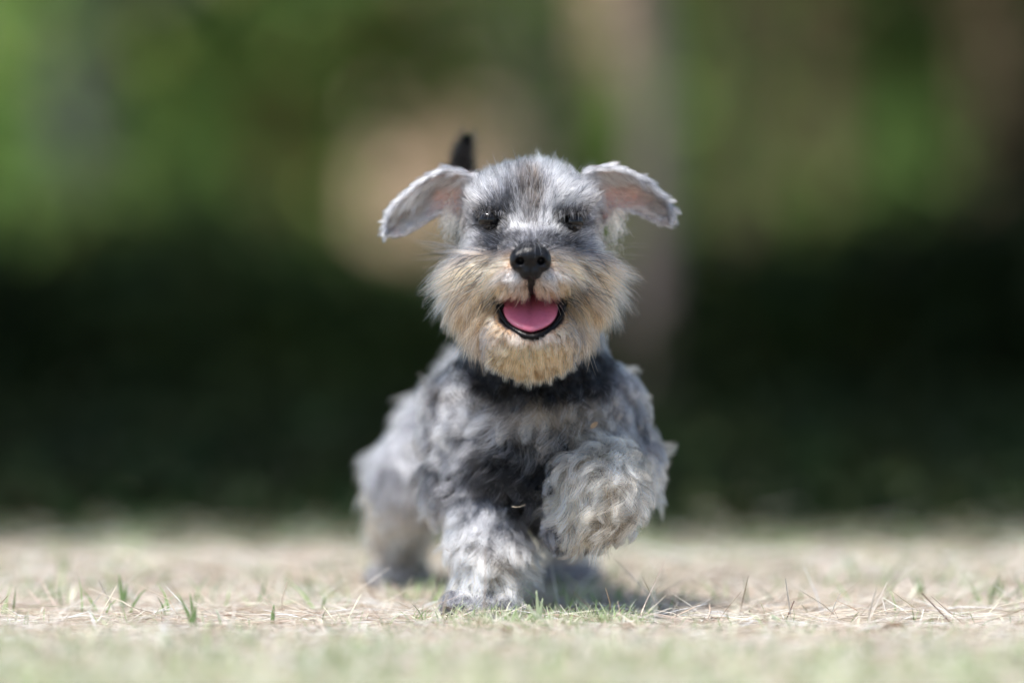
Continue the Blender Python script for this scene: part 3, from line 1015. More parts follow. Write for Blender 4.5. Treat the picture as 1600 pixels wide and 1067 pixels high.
def tube(pts, rad, seg=10):
    pts = np.array(pts, float)
    T = norm(np.gradient(pts, axis=0))
    up = np.array((0, 1.0, 0))
    vs_, fs = [], []
    for i, (p, t) in enumerate(zip(pts, T)):
        a = norm(np.cross(t, up) + 1e-9); b = np.cross(t, a)
        r = rad[i] if hasattr(rad, '__len__') else rad
        for k in range(seg):
            th = 6.2832 * k / seg
            vs_.append(p + (a * math.cos(th) + b * math.sin(th)) * r)
    for i in range(len(pts) - 1):
        for k in range(seg):
            fs.append((i * seg + k, i * seg + (k + 1) % seg, (i + 1) * seg + (k + 1) % seg, (i + 1) * seg + k))
    return vs_, fs


lip = []
for px, py, y in [(772, 463, 0.004), (779, 481, -0.003), (788, 501, -0.012), (802, 516, -0.0195), (818, 525, -0.0240), (831, 528, -0.0255),
                  (845, 525, -0.0240), (860, 515, -0.0195), (872, 501, -0.012), (881, 481, -0.003), (888, 463, 0.004)]:
    lip.append(W(px, py, y))
lip = np.array(lip)
ti = np.linspace(0, len(lip) - 1, 41)
lip = np.stack([np.interp(ti, np.arange(len(lip)), lip[:, k]) for k in range(3)], 1)
for _ in range(3):
    lip[1:-1] = 0.25 * lip[:-2] + 0.5 * lip[1:-1] + 0.25 * lip[2:]
lv, lf = tube(lip, 0.0011 + 0.0015 * np.sin(np.linspace(0, np.pi, 41)) + 0.0002 * np.sin(np.linspace(0, 23, 41)))
link('lower_lip', mesh_np('lower_lip', lv, lf), dog, M_LIP)
for s in (-1, 1):                                   # dark fold at the mouth's corner
    a0 = W(830 + s * 52, 470, -0.002); a1 = W(830 + s * 46, 462, -0.004); a2 = W(830 + s * 36, 476, 0.004); a3 = W(830 + s * 40, 492, 0.0)
    lv, lf = tube([a1, a0, (a0 + a3) / 2, a3], [0.002, 0.0026, 0.0026, 0.0016])
    link('lip_corner', mesh_np('lip_corner', lv, lf), dog, M_LIP)

# ---------- claws
for c in [(-0.022 + dx, 0.036 + 0.2 * abs(dx) - 0.0135, 0.0065) for dx in (-0.017, -0.006, 0.006, 0.017)] + \
         [(0.045 + dx, 0.0365, 0.0515) for dx in (-0.014, -0.005, 0.005, 0.014)] + \
         [(-0.087 + dx, 0.294 + 0.2 * abs(dx) - 0.0125, 0.0065) for dx in (-0.015, -0.005, 0.005, 0.015)] + \
         [(0.044 + dx, 0.306 + 0.2 * abs(dx) - 0.0125, 0.0065) for dx in (-0.015, -0.005, 0.005, 0.015)]:
    c = np.array(c)
    if c[2] > 0.03:
        pts = [c, c + (0, 0.001, -0.004), c + (0, 0.004, -0.0075)]
    else:
        pts = [c + (0, 0.002, 0.0005), c + (0, -0.003, -0.0005), c + (0, -0.0065, -0.0040)]
    cv_, cf_ = tube(pts, [0.0019, 0.0016, 0.0003], 8)
    link('claw', mesh_np('claw', cv_, cf_), dog, M_CLAW)

# ---------- coat: sample roots over the body once, by label
FACING = lambda N: np.where(N[:, 1] < 0.35, 1.0, 0.4)


def roots(labels, n, extra=None, seed=3):
    r = np.random.default_rng(seed)
    ids = [LABELS.index(x) for x in labels]

    def wt(c):
        w = np.isin(body_label(c), ids) * 1.0
        if extra is not None:
            w = w * extra(c)
        return w
    P, _ = sample_mesh(bv, bq, n, wt, r)
    P = project(P, body_d, body_n, 1).astype(np.float32)
    N = body_n(P)
    lab = body_label(P)
    return P, N, lab


def shade_noise(C, P, seed, s=0.35, freq=90):
    """patchy salt-and-pepper markings"""
    return C * np.exp(s * np.clip(cell_noise(P, freq, seed), -1.6, 1.6))[:, None]


def no_bare(P):
    """where hair grows: not in the mouth, the cleft, the eyes, the nose"""
    ok = np.ones(len(P))
    ok[mouth_d(P) < 0.0022] = 0
    px, py = to_px(P)
    f = P[:, 1] < 0.03
    ok[f & (np.hypot((px - 763) / 15, (py - 345) / 5.0) < 1)] = 0
    ok[f & (np.hypot((px - 897) / 13, (py - 346) / 1.6) < 1)] = 0
    ok[(np.abs(P[:, 0] - (HX - 0.0005)) < 0.0022) & (P[:, 1] < 0.0) & (P[:, 2] < 0.245) & (P[:, 2] > 0.214)] = 0
    ok[(P[:, 1] < -0.024) & (np.hypot((px - 829) / 29, (py - 408) / 24) < 1)] = 0
    return ok


def front_radial(P, cx, cy):
    px, py = to_px(P)
    d = np.stack([px - cx, np.zeros_like(px), -(py - cy)], 1)
    return norm(d)


# head: skull, brow and bridge
def split_face(P):
    px, py = to_px(P)
    return py > 388 + 0.05 * np.abs(px - 830)


P, N, lab = roots(['skull', 'cheek', 'muzzle', 'lip'], 36000, lambda c: no_bare(c) * (~split_face(c)) * np.where(c[:, 1] > 0.07, 0.5, 1.0), 11)
px, py = to_px(P)
F = front_radial(P, 831, 398)
back = np.clip((P[:, 1] - 0.02) / 0.05, 0, 1)[:, None]
F = F + np.array((0, 0.9, 0)) * (0.25 + back)
up = np.clip((330 - py) / 60, 0, 1)
F[:, 2] += up * 0.5
cheekside = np.clip((np.abs(px - 831) - 85) / 25, 0, 1) * np.clip((py - 300) / 40, 0, 1)
F[:, 2] -= cheekside * 1.1
L = 0.0075 + 0.0115 * np.clip((350 - py) / 50, 0, 1) + 0.004 * cheekside
L = L * np.clip(0.5 + np.hypot(px - 831, py - 395) / 70, 0.45, 1) * rng.uniform(0.65, 1.2, len(P))
near_eye = np.clip(g2(px, py, 763, 343, 22, 12) + g2(px, py, 897, 343, 24, 10), 0, 1)
L *= 1 - 0.55 * near_eye
C = shade_noise(coat_color(P, lab), P, 21, 0.55, 170)
C0 = C.copy()
C = vary(C, 22, s_hair=0.42, black=0.08, white=0.10)
ne = near_eye > 0.35
C[ne] = np.minimum(C[ne], C0[ne] * 1.3)
grow('head_fur', dog, P, N, F, L, 0.34, 0.0, C * 0.5, C * 1.15, 0.00016, K=6, clump=0.74, gap=0.0030, jitter=0.15, collide=body_d, seed=31, wander=0.20, cvar=0.38)  # salt-and-pepper banding, with roots darkened further for shaded depth

# moustache: long fur of the muzzle's sides
P, N, lab = roots(['skull', 'cheek', 'muzzle', 'lip', 'jowl'], 25000, lambda c: no_bare(c) * split_face(c) * (c[:, 1] < 0.075) * np.where(c[:, 1] > 0.04, 0.6, 1.0), 12)
px, py = to_px(P)
F = front_radial(P, 829, 400)
out = np.clip(np.abs(px - 829) / 70, 0, 1)
F[:, 1] += 0.10 + 0.25 * out
F[:, 2] -= 0.10 * out
jow = (lab == LABELS.index('jowl'))
F[jow] += (0, 0, -0.7)
F[jow, 0] -= np.sign(px[jow] - 829) * 0.38
rad_ = np.hypot(px - 829, (py - 412) * 1.0)
under = np.clip(2.2 - np.abs(px - 829) / 32, 0, 1) * np.clip((py - 418) / 14, 0, 1)
L = 0.0095 + 0.0205 * np.clip((rad_ - 24) / 36, 0, 1) * (1 - 0.85 * under)
L[jow] *= 0.80
L = L * rng.uniform(0.45, 1.35, len(P)) * (1 + 0.2 * out * (py < 455))
C = shade_noise(coat_color(P, lab), P, 23, 0.16, 120)
lowlip = np.clip((py - 440) / 22, 0, 1)[:, None]
bk = np.random.default_rng(241).random(len(P)) < 0.30 * np.clip((np.abs(px - 829) - 70) / 30, 0, 1) * np.clip((py - 455) / 30, 0, 1)
C[bk] = GREY * 0.5
C = vary(C, 24, s_hair=0.30, black=0.09, white=0.05)
Ct = C * (1 - 0.35 * lowlip) + TAN * 1.1 * 0.35 * lowlip
jd = (jow & (np.random.default_rng(242).random(len(P)) < 0.45))
Ct[jd] *= 0.35
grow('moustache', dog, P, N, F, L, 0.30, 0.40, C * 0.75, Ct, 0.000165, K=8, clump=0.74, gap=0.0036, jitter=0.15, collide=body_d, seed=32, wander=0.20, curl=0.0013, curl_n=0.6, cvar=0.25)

# beard: the lower jaw
P, N, lab = roots(['jaw'], 17000, lambda c: no_bare(c) * (c[:, 1] < 0.06), 13)
px, py = to_px(P)
F = front_radial(P, 830, 486)
side = np.clip((np.abs(px - 830) - 45) / 40, 0, 1)
F[:, 1] -= 0.15
F[:, 2] -= 0.55
F[:, 0] += (px - 830) / 130 * 0.6
L = (0.0070 + 0.0085 * np.clip((py - 528) / 32, 0, 1) + 0.010 * side) * rng.uniform(0.5, 1.35, len(P)) * np.clip(0.98 - 0.25 * (np.abs(px - 830) / 60) ** 2, 0.6, 1.0)
C = shade_noise(coat_color(P, lab), P, 25, 0.15, 120)
C = vary(C, 26, s_hair=0.28, black=0.06, white=0.05)
dk = side > rng.random(len(P)) * 1.6
C[dk] = GREY * rng.uniform(0.25, 1.2, dk.sum())[:, None]
tipdark = (rng.random(len(P)) < 0.22)[:, None]
grow('beard', dog, P, N, F, L, 0.30, 0.6, C, np.where(tipdark, C * 0.3, C * 0.95), 0.000165, K=8, clump=0.74, gap=0.0042, jitter=0.13, collide=body_d, seed=33, wander=0.17, curl=0.001, curl_n=0.6, cvar=0.22)

# neck ruff and trunk
P, N, lab = roots(['neck'], 12000, lambda c: (c[:, 1] > 0.02) * 1.0, 14)
F = np.tile((0.0, 0.35, -1.0), (len(P), 1)) + (P - np.array((0.014, 0.1, 0.2))) * np.array((9, 0, 0))
C = vary(shade_noise(coat_color(P, lab), P, 27, 0.4, 80), 28, s_hair=0.3, black=0.08)
grow('neck_fur', dog, P, N, F, 0.017 * rng.uniform(0.6, 1.2, len(P)), 0.35, 0.3, C * 0.5, C * 1.05, 0.00017, K=6, clump=0.75, gap=0.006, jitter=0.15, collide=body_d, seed=34, wander=0.28, curl=0.0015, cvar=0.35)  # dark root colour gives the ruff painted depth

P, N, lab = roots(['chest', 'torso', 'arm_a', 'arm_b'], 36000, lambda c: np.where(c[:, 1] < 0.13, 1.0, 0.42), 15)
px, py = to_px(P)
fr = np.clip((0.135 - P[:, 1]) / 0.03, 0, 1)
F = np.stack([(P[:, 0] - 0.016) * 9 * fr, 0.75 * (1 - fr) - 0.1 * fr, np.full(len(P), -0.9)], 1)
L = (0.014 + 0.014 * fr * np.clip((660 - py) / -40 + 1.0, 0.35, 1)) * rng.uniform(0.6, 1.2, len(P))
C = vary(shade_noise(coat_color(P, lab), P, 29, 0.60, 60), 30, s_hair=0.22, black=0.04, white=0.05)
grow('chest_and_back_fur', dog, P, N, F, L, 0.45, 0.35, C * 0.32, C * 1.35, 0.00019, K=9, clump=0.9, gap=0.0095, jitter=0.10, collide=body_d, seed=35, wander=0.50, curl=0.0042 * np.clip(fr, 0.35, 1), curl_n=1.0, cvar=0.60)  # darker roots paint the shade between the locks


# legs
def leg_fur(name, labels, n, L0, seed, axis=None, curl=0.0028, gap=0.0075):
    P, N, lab = roots(labels, n, None, seed)
    F = np.tile((0.0, -0.1, -1.0), (len(P), 1)) if axis is None else np.tile(axis, (len(P), 1)).astype(float)
    F = F + N * 0.25
    toe = np.isin(lab, [i for i, x in enumerate(LABELS) if x.startswith(('toe', 'hoe'))])
    L = L0 * rng.uniform(0.6, 1.2, len(P)) * np.where(toe, 0.34, 1.0) * np.where(np.isin(lab, [LABELS.index('wrist_b')]), 0.75, 1.0)
    C = vary(shade_noise(coat_color(P, lab), P, seed + 50, 0.42, 80), seed + 51, s_hair=0.2, black=0.03, white=0.06)
    grow(name, dog, P, N, F, L, 0.55, 0.30, C * 0.40, C * 1.3, 0.00019, K=9, clump=0.88, gap=gap, jitter=0.10, collide=body_d, cvar=0.42,  # roots coloured darker for shaded depth in the curls
         seed=seed + 60, wander=0.52, curl=curl * 1.35 * np.where(toe, 0.3, 1.0), curl_n=0.9)


leg_fur('front_leg_fur', ['fore_a', 'toe_a'], 17000, 0.026, 16)
leg_fur('raised_leg_fur', ['fore_b', 'wrist_b', 'toe_b'], 17000, 0.027, 17, axis=(-0.15, -0.35, -0.75), curl=0.0040)
leg_fur('hind_leg_fur', ['thigh_a', 'shank_a', 'hoe_a'], 14000, 0.023, 18)
leg_fur('hind_leg_fur', ['thigh_b', 'shank_b', 'hoe_b'], 11000, 0.018, 19)


# ---------- ears
def catmull(pts, n):
    pts = np.array(pts, float)
    t = np.concatenate([[0], np.cumsum(np.linalg.norm(np.diff(pts, axis=0), axis=1))]); t /= t[-1]
    q = np.linspace(0, 1, n)
    o = np.stack([np.interp(q, t, pts[:, k]) for k in range(pts.shape[1])], 1)
    for _ in range(4):
        o[1:-1] = 0.25 * o[:-2] + 0.5 * o[1:-1] + 0.25 * o[2:]
    return o


def make_ear(top, bot, ys, side, seed):
    n, m = 26, 13
    T, B = catmull(top, n), catmull(bot, n)
    yy = np.interp(np.linspace(0, 1, n), np.linspace(0, 1, len(ys)), ys)
    v = np.empty((n, m, 3))
    for i in range(n):
        for j in range(m):
            b = j / (m - 1)
            q = T[i] * (1 - b) + B[i] * b
            a = i / (n - 1)
            cup = math.sin(math.pi * b) * 0.010 * (1 - a) ** 0.5 + 0.010 * b * (1 - a)
            roll = -0.006 * max(0.0, 1 - b / 0.25) ** 2 * math.sin(math.pi * min(1, a * 1.2))
            v[i, j] = W(q[0], q[1], yy[i] + cup + roll)
    fr = v.reshape(-1, 3)
    q = np.array([(i * m + j, i * m + j + 1, (i + 1) * m + j + 1, (i + 1) * m + j) for i in range(n - 1) for j in range(m - 1)])
    # a real thickness: a second sheet behind
    nn = np.zeros_like(v)
    du = np.gradient(v, axis=0); dv = np.gradient(v, axis=1)
    nn = norm(np.cross(du, dv))
    if nn[..., 1].mean() > 0:
        nn = -nn
    bk = (v - nn * 0.0022).reshape(-1, 3)
    allv = np.concatenate([fr, bk])
    off = n * m
    qb = q[:, ::-1] + off
    rim = [i * m for i in range(n)] + [(n - 1) * m + j for j in range(1, m)] + [i * m + m - 1 for i in range(n - 2, -1, -1)] + [j for j in range(m - 2, 0, -1)]
    qr = np.array([(rim[k], rim[(k + 1) % len(rim)], rim[(k + 1) % len(rim)] + off, rim[k] + off) for k in range(len(rim))])
    faces = np.concatenate([q, qb, qr])
    if (np.cross(fr[q[0, 1]] - fr[q[0, 0]], fr[q[0, 2]] - fr[q[0, 0]]))[1] > 0:
        faces = faces[:, ::-1]
        q = q[:, ::-1]; qb = qb[:, ::-1]
    ear = link('ear', mesh_np('ear', allv, faces), dog, M_EARSKIN)
    along = norm(v[-1].mean(0) - v[0].mean(0))
    r = np.random.default_rng(seed)
    # back of the ear and its rims
    Pb, Nb = sample_mesh(bk.astype(np.float32), q, 5200, None, r)
    Nb = np.where((Nb[:, 1] < 0)[:, None], -Nb, Nb)
    Cb = vary(np.tile(LIGHT * 0.85, (len(Pb), 1)), seed + 1, s_hair=0.35, black=0.06)
    Cb = shade_noise(Cb, Pb, seed + 3, 0.5, 120)
    grow('ear_fur', ear, Pb, Nb, np.tile(along, (len(Pb), 1)), 0.009 * r.uniform(0.6, 1.2, len(Pb)), 0.4, 0.05, Cb * 0.7, Cb * 1.1, 0.00013, K=6, clump=0.6, gap=0.004, jitter=0.15, seed=seed + 2, wander=0.15)
    # fur along the upper and lower rim
    ii = np.concatenate([r.random(3200) * (n - 1.01), r.random(1100) * (n - 1.01)])
    jj = np.concatenate([np.zeros(3200, int), np.full(1100, m - 1)])
    i0 = ii.astype(int); u = (ii - i0)[:, None]
    Pr = v[i0, jj] * (1 - u) + v[i0 + 1, jj] * u + r.normal(0, 0.0006, (len(ii), 3))
    Nr = norm(v[i0, jj] - v[i0, (jj * 0) + m // 2] + np.array((0, -0.004, 0.0)))
    Tr = norm(v[i0 + 1, jj] - v[i0, jj])
    ar = ii / (n - 1)
    Cr = vary(np.tile(LIGHT * 1.35, (len(ii), 1)), seed + 11, s_hair=0.3, black=0.07)
    if side > 0:
        dkr = r.random(len(ii)) < 0.45 * np.clip(ar * 2 - 0.5, 0, 1)
        Cr[dkr] = GREY * 0.6
    Lr = np.where(jj == 0, 0.0125, 0.006) * r.uniform(0.6, 1.2, len(ii)) * np.clip(1.5 - ar, 0.40, 1)
    grow('ear_rim_fur', ear, Pr.astype(np.float32), Nr.astype(np.float32), Tr + np.array((0, -0.45, 0.0)), Lr, 0.35, 0.25, Cr * 0.85, Cr, 0.00013, K=6, clump=0.6, gap=0.004, jitter=0.16, seed=seed + 12, wander=0.18, cvar=0.3, inset=0.0)
    # inner side: dense along the upper edge, sparse towards the root
    i = r.integers(0, n - 1, 16000); a = i / (n - 1)
    b = r.random(16000)
    top_d = np.exp(-(b / 0.24) ** 2) * 1.0 + np.clip((a - (0.28 if side < 0 else 0.42)) / 0.4, 0, 1) * (0.75 if side < 0 else 0.4) + np.exp(-((1 - b) / 0.07) ** 2) * 0.35 * a + 0.05
    kk = r.random(16000) < top_d
    i, b, a = i[kk], b[kk], a[kk]
    fi = i + r.random(len(i)); fj = b * (m - 1)
    i0 = np.clip(fi.astype(int), 0, n - 2); j0 = np.clip(fj.astype(int), 0, m - 2)
    u, w = (fi - i0)[:, None], (fj - j0)[:, None]
    Pi = v[i0, j0] * (1 - u) * (1 - w) + v[i0 + 1, j0] * u * (1 - w) + v[i0, j0 + 1] * (1 - u) * w + v[i0 + 1, j0 + 1] * u * w
    Ni = nn[i0, j0]
    edge = np.exp(-(b / 0.25) ** 2)[:, None]
    base = (WHITE * 0.9) * edge + (np.array((0.74, 0.62, 0.58)) if side > 0 else np.array((0.80, 0.76, 0.77))) * (1 - edge)
    Ci = vary(base.copy(), seed + 4, s_hair=0.2, black=0.02)
    if side > 0:
        dk = (r.random(len(Ci)) < 0.40 * edge[:, 0] * np.clip((a - 0.3) * 3, 0, 1))
        Ci[dk] = GREY * r.uniform(0.4, 1.1, dk.sum())[:, None]
    Ci = shade_noise(Ci, Pi, seed + 6, 0.22 if side < 0 else 0.35, 160)
    Fi = np.tile(along, (len(Pi), 1)) + np.array((0, 0, -0.30)) * edge
    grow('ear_fringe', ear, Pi.astype(np.float32), Ni.astype(np.float32), Fi, (0.010 + 0.009 * edge[:, 0]) * r.uniform(0.6, 1.2, len(Pi)) * np.clip(1.5 - a, 0.35, 1), 0.40, 0.05, Ci * 0.7, Ci, 0.00017, K=6, clump=0.7, gap=0.0045, jitter=0.14, seed=seed + 7, wander=0.22, cvar=0.32, inset=0.0)
    # head fur running out over the ear's root
    nr_ = 1500
    bb = r.random(nr_) ** 1.6 * 0.75; aa = r.random(nr_) * 0.16
    Pq = v[0, 0] * (1 - bb[:, None]) + v[0, -1] * bb[:, None] + (v[4, 0] - v[0, 0]) * aa[:, None] * 1.2 + r.normal(0, 0.0015, (nr_, 3)) + np.array((-side * 0.004, -0.002, 0))
    Cq = vary(np.tile(LIGHT * 0.95, (nr_, 1)), seed + 15, s_hair=0.4, black=0.06)
    grow('ear_root_fur', ear, Pq.astype(np.float32), np.tile((side * 0.3, -0.6, 0.7), (nr_, 1)).astype(np.float32), np.tile(along + np.array((0, -0.1, 0.35)), (nr_, 1)),
         0.013 * r.uniform(0.5, 1.2, nr_), 0.5, 0.3, Cq * 0.7, Cq, 0.00016, K=6, clump=0.6, gap=0.004, jitter=0.2, seed=seed + 16, wander=0.25, cvar=0.3)
    # pale tuft at the ear's opening
    cxy = W(*((703, 338) if side < 0 else (962, 340)), 0.046)
    Pt = (cxy + r.normal(0, 1, (420, 3)) * np.array((0.0035, 0.003, 0.007))).astype(np.float32)
    Nt = np.tile((side * 0.8, -0.6, 0.0), (420, 1)).astype(np.float32)
    Ct = vary(np.tile(WARM * 1.1, (420, 1)), seed + 8, s_hair=0.3)
    grow('ear_tuft', ear, Pt, Nt, np.tile((side * 0.5, -0.2, -1.0), (420, 1)), 0.009 * r.uniform(0.5, 1.2, 420), 0.5, 0.2, Ct * 0.9, Ct, 0.00013, K=6, clump=0.6, gap=0.004, jitter=0.3, seed=seed + 9, wander=0.4, curl=0.0012)
    return ear


make_ear([(742, 276), (712, 266), (684, 272), (655, 288), (626, 314), (609, 336), (602, 350), (604, 361)],
         [(728, 345), (712, 334), (694, 328), (672, 342), (650, 357), (631, 366), (617, 369), (608, 366)],
         (0.040, 0.046, 0.052, 0.060, 0.066), -1, 300)
make_ear([(922, 268), (948, 262), (975, 266), (1005, 281), (1030, 304), (1043, 322), (1049, 336), (1048, 345)],
         [(938, 352), (952, 338), (968, 326), (990, 328), (1010, 337), (1026, 345), (1037, 350), (1045, 349)],
         (0.040, 0.046, 0.052, 0.060, 0.066), 1, 400)

# ---------- tail, carried upright
tp = [W(728, 580, 0.325), W(748, 500, 0.325), W(742, 420, 0.300), W(728, 340, 0.260), W(713, 272, 0.220), W(719, 240, 0.200), W(730, 217, 0.190)]
tp = catmull(tp, 14)
tvv, tff = tube(tp, np.interp(np.linspace(0, 1, 14), [0, 0.6, 0.85, 1], [0.0125, 0.0115, 0.0095, 0.0040]), 12)
tail = link('tail', mesh_np('tail', tvv, tff, np.tile(BLACK, (len(tvv), 1))), dog, M_SKIN)
tvv = np.array(tvv, np.float32)
Pt, Nt = sample_mesh(tvv, np.array(tff), 4200, None, np.random.default_rng(77))
axis_p = tp[np.argmin(((Pt[:, None] - tp[None]) ** 2).sum(-1), 1)]
Nt = norm(Pt - axis_p)
Ft = norm(np.gradient(tp, axis=0))[np.argmin(((Pt[:, None] - tp[None]) ** 2).sum(-1), 1)]
Ct = vary(np.tile(BLACK, (len(Pt), 1)), 78, s_hair=0.4)
grow('tail_fur', tail, Pt, Nt.astype(np.float32), Ft, 0.011 * rng.uniform(0.6, 1.2, len(Pt)), 0.25, 0.0, Ct, Ct, 0.00018, K=5, clump=0.4, gap=0.005, jitter=0.1, seed=79)


# ---------- single long hairs: lashes, whiskers and strands over the nose
def strands(name, curves, rad, col, parent=dog):
    K = 8
    pts = []
    for c in curves:
        pts.append(catmull(c, K))
    pts = np.array(pts, np.float32)
    cu = bpy.data.hair_curves.new(name)
    cu.add_curves([K] * len(pts))
    cu.attributes['position'].data.foreach_set('vector', pts.ravel())
    ra = cu.attributes.get('radius') or cu.attributes.new('radius', 'FLOAT', 'POINT')
    rr = np.tile(rad * (1 - np.linspace(0, 1, K) ** 1.5 * 0.9), (len(pts), 1))
    ra.data.foreach_set('value', rr.astype(np.float32).ravel())
    ca = cu.attributes.new('col', 'FLOAT_COLOR', 'POINT')
    cc = np.ones((len(pts), K, 4), np.float32); cc[..., :3] = col
    ca.data.foreach_set('color', cc.ravel())
    return link(name, cu, parent, M_HAIR)


rl = np.random.default_rng(5)
for cx, sgn in ((763, -1), (899, 1)):
    cs = []
    for k in range(60):
        u = rl.uniform(-1, 1)
        x0, y0 = cx + u * 19, 336 - 4 * (1 - u * u) + (2 if sgn > 0 else 0)
        ln = rl.uniform(9, 24)
        a = math.radians(90 - sgn * (12 + 22 * u * sgn) + rl.normal(0, 10))
        dx, dy = math.cos(a) * ln, -math.sin(a) * ln
        cs.append([W(x0, y0, -0.001), W(x0 + dx * 0.5, y0 + dy * 0.5 + 1, -0.005), W(x0 + dx, y0 + dy, -0.004)])
    for k in range(26):
        u = rl.uniform(-1, 1)
        x0, y0 = cx + u * 18, 350 + 2 * (1 - u * u)
        ln = rl.uniform(6, 16)
        cs.append([W(x0, y0, 0.000), W(x0 + u * ln * 0.6 + sgn * 2, y0 + ln * 0.15, -0.005), W(x0 + u * ln * 1.2 + sgn * 5, y0 + ln * 0.45, -0.006)])
    strands('eyelashes', cs, 0.00027, BLACK)
    cs = []
    for k in range(46):                              # brow hair hanging over the eye
        u = rl.uniform(-1.15, 1.15)
        x0, y0 = cx + u * 20, 326 + 3 * u * u + rl.normal(0, 2)
        ln = rl.uniform(9, 17 if sgn < 0 else 22)
        cs.append([W(x0, y0, 0.001), W(x0 + u * 2, y0 + ln * 0.45, -0.0065), W(x0 + u * 4 + sgn * rl.uniform(0, 5), y0 + ln, -0.0045)])
    strands('eyebrow', cs[:30], 0.00024, BLACK * 2)
    strands('eyebrow', cs[30:], 0.00024, LIGHT * 0.7)
cs = []
for k in range(150):                                 # dark whiskers among the moustache
    s = rl.choice((-1, 1))
    x0, y0 = 829 + s * rl.uniform(36, 105), rl.uniform(398, 470)
    ln = rl.uniform(22, 62); a = rl.uniform(0.1, 0.9)
    dx, dy = s * ln * math.cos(a), ln * math.sin(a)
    y_ = -0.012 + abs(x0 - 829) * 0.00025
    cs.append([W(x0, y0, y_ - 0.006), W(x0 + dx * 0.55, y0 + dy * 0.4, y_ - 0.010), W(x0 + dx, y0 + dy + ln * 0.2, y_ - 0.006)])
strands('whiskers', cs, 0.00020, BLACK)
for col_, n_, nm in ((WHITE * 0.95, 190, 'guard_hairs'), (BLACK * 2, 130, 'guard_hairs')):   # wiry single hairs of brow, bridge and crown
    cs = []
    for k in range(n_):
        x0, y0 = 831 + rl.normal(0, 48), rl.uniform(262, 378)
        if abs(x0 - 831) > 98 or (abs(abs(x0 - 830) - 67) < 24 and 326 < y0 < 362):
            continue
        hit = sdf_hit(x0, y0)
        dx, dy = x0 - 831, y0 - 405
        q_ = math.hypot(dx, dy)
        ln = rl.uniform(14, 34) * (0.6 + 0.4 * (y0 < 330))
        ux, uy = dx / q_ + rl.normal(0, 0.22), dy / q_ + rl.normal(0, 0.15) - (0.25 if y0 < 330 else 0)
        yb = hit[1]
        slope = 0.00022 * ln * (1 if y0 < 330 else 0.7)
        cs.append([W(x0, y0, yb), W(x0 + ux * ln * 0.5, y0 + uy * ln * 0.5, yb - 0.0050 + slope * 0.3), W(x0 + ux * ln, y0 + uy * ln + ln * 0.12, yb - 0.0045 + slope)])
    strands(nm, cs, 0.00020, col_)
cs = []
for k in range(170):                                  # pale strands sweeping over the moustache and beard
    s = rl.choice((-1, 1))
    x0, y0 = 829 + s * rl.uniform(30, 100), rl.uniform(400, 470)
    ln = rl.uniform(20, 50); a = rl.uniform(0.15, 1.1)
    dx, dy = s * ln * math.cos(a), ln * math.sin(a)
    y_ = -0.014 + abs(x0 - 829) * 0.00028
    cs.append([W(x0, y0, y_ - 0.003), W(x0 + dx * 0.55, y0 + dy * 0.4, y_ - 0.009), W(x0 + dx, y0 + dy + ln * 0.2, y_ - 0.004)])
strands('pale_whiskers', cs, 0.00020, np.array((0.85, 0.68, 0.48)))
cs = []
for x0, x1, y1, b in ((822, 812, 408, -3), (829, 824, 405, -4), (834, 836, 410, 3), (839, 846, 406, 4), (826, 818, 400, -2), (844, 858, 402, 5), (815, 806, 404, -4), (850, 872, 410, 8)):
    cs.append([W(x0, 379, -0.030), W((x0 + x1) / 2 + b * 0.4, 384, -0.0415), W(x1, y1 - 5, -0.0435)])
strands('nose_hairs', cs, 0.00014, WHITE * 0.9)

# ================================================================== single blades, stalks and scraps one can pick out on the lawn
def ribbon(pts, widths, side=(1, 0, 0.1), fold=0.25):
    """a folded leaf blade with a mid-rib"""
    pts = catmull(pts, 9)
    w = np.interp(np.linspace(0, 1, 9), np.linspace(0, 1, len(widths)), widths)
    sd = norm(np.array(side, float))
    T = norm(np.gradient(pts, axis=0))
    v = []
    for p, t, ww in zip(pts, T, w):
        s_ = norm(sd - t * (sd @ t)); nn_ = np.cross(t, s_)
        v += [p - s_ * ww / 2, p + nn_ * ww * fold, p + s_ * ww / 2]
    f = [(3 * i + j, 3 * i + j + 1, 3 * i + 4 + j, 3 * i + 3 + j) for i in range(8) for j in range(2)]
    return np.array(v), np.array(f)


M_BLADE = mat_plain('green_blade', (0.17, 0.25, 0.095), rough=0.5, noise=0.25, scale=300, bump=0.1)
M_BLADE_PALE = mat_plain('pale_blade', (0.38, 0.44, 0.26), rough=0.5, noise=0.25, scale=300, bump=0.1)
M_STALK = mat_plain('dry_stalk', (0.62, 0.50, 0.36), rough=0.7, noise=0.25, scale=200, bump=0.3)
M_TWIG = mat_plain('brown_twig', (0.13, 0.07, 0.05), rough=0.8, noise=0.3, scale=200, bump=0.4)
M_DRYLEAF = mat_plain('dry_leaf', (0.30, 0.20, 0.12), rough=0.7, noise=0.35, scale=160, bump=0.4)


def gy(py):
    """depth of the lawn at a picture row"""
    return FPX * CAM_Z / (py - HORIZON) + CAM_Y


def sprig(name, base, tips, width, mat, label, cat, part='blade', group=None):
    y = gy(base[1])
    root = empty(name, tuple(W(base[0], base[1], y)))
    for k, t in enumerate(tips):
        p0 = W(base[0], base[1] + 2, y)
        p2 = W(t[0], t[1], y + t[2] if len(t) > 2 else y)
        mid = (p0 + p2) / 2 + np.array((0.15 * (p2[0] - p0[0]) * (-1), 0, 0.06 * (p2[2] - p0[2])))
        v, f = ribbon([p0, mid, p2], [width * 0.7, width, width * 0.85, width * 0.1])
        o = link(part, mesh_np(part, v, f), root, mat)
        sd = o.modifiers.new('thickness', 'SOLIDIFY'); sd.thickness = 0.00025
    return tag(root, label, cat, group)


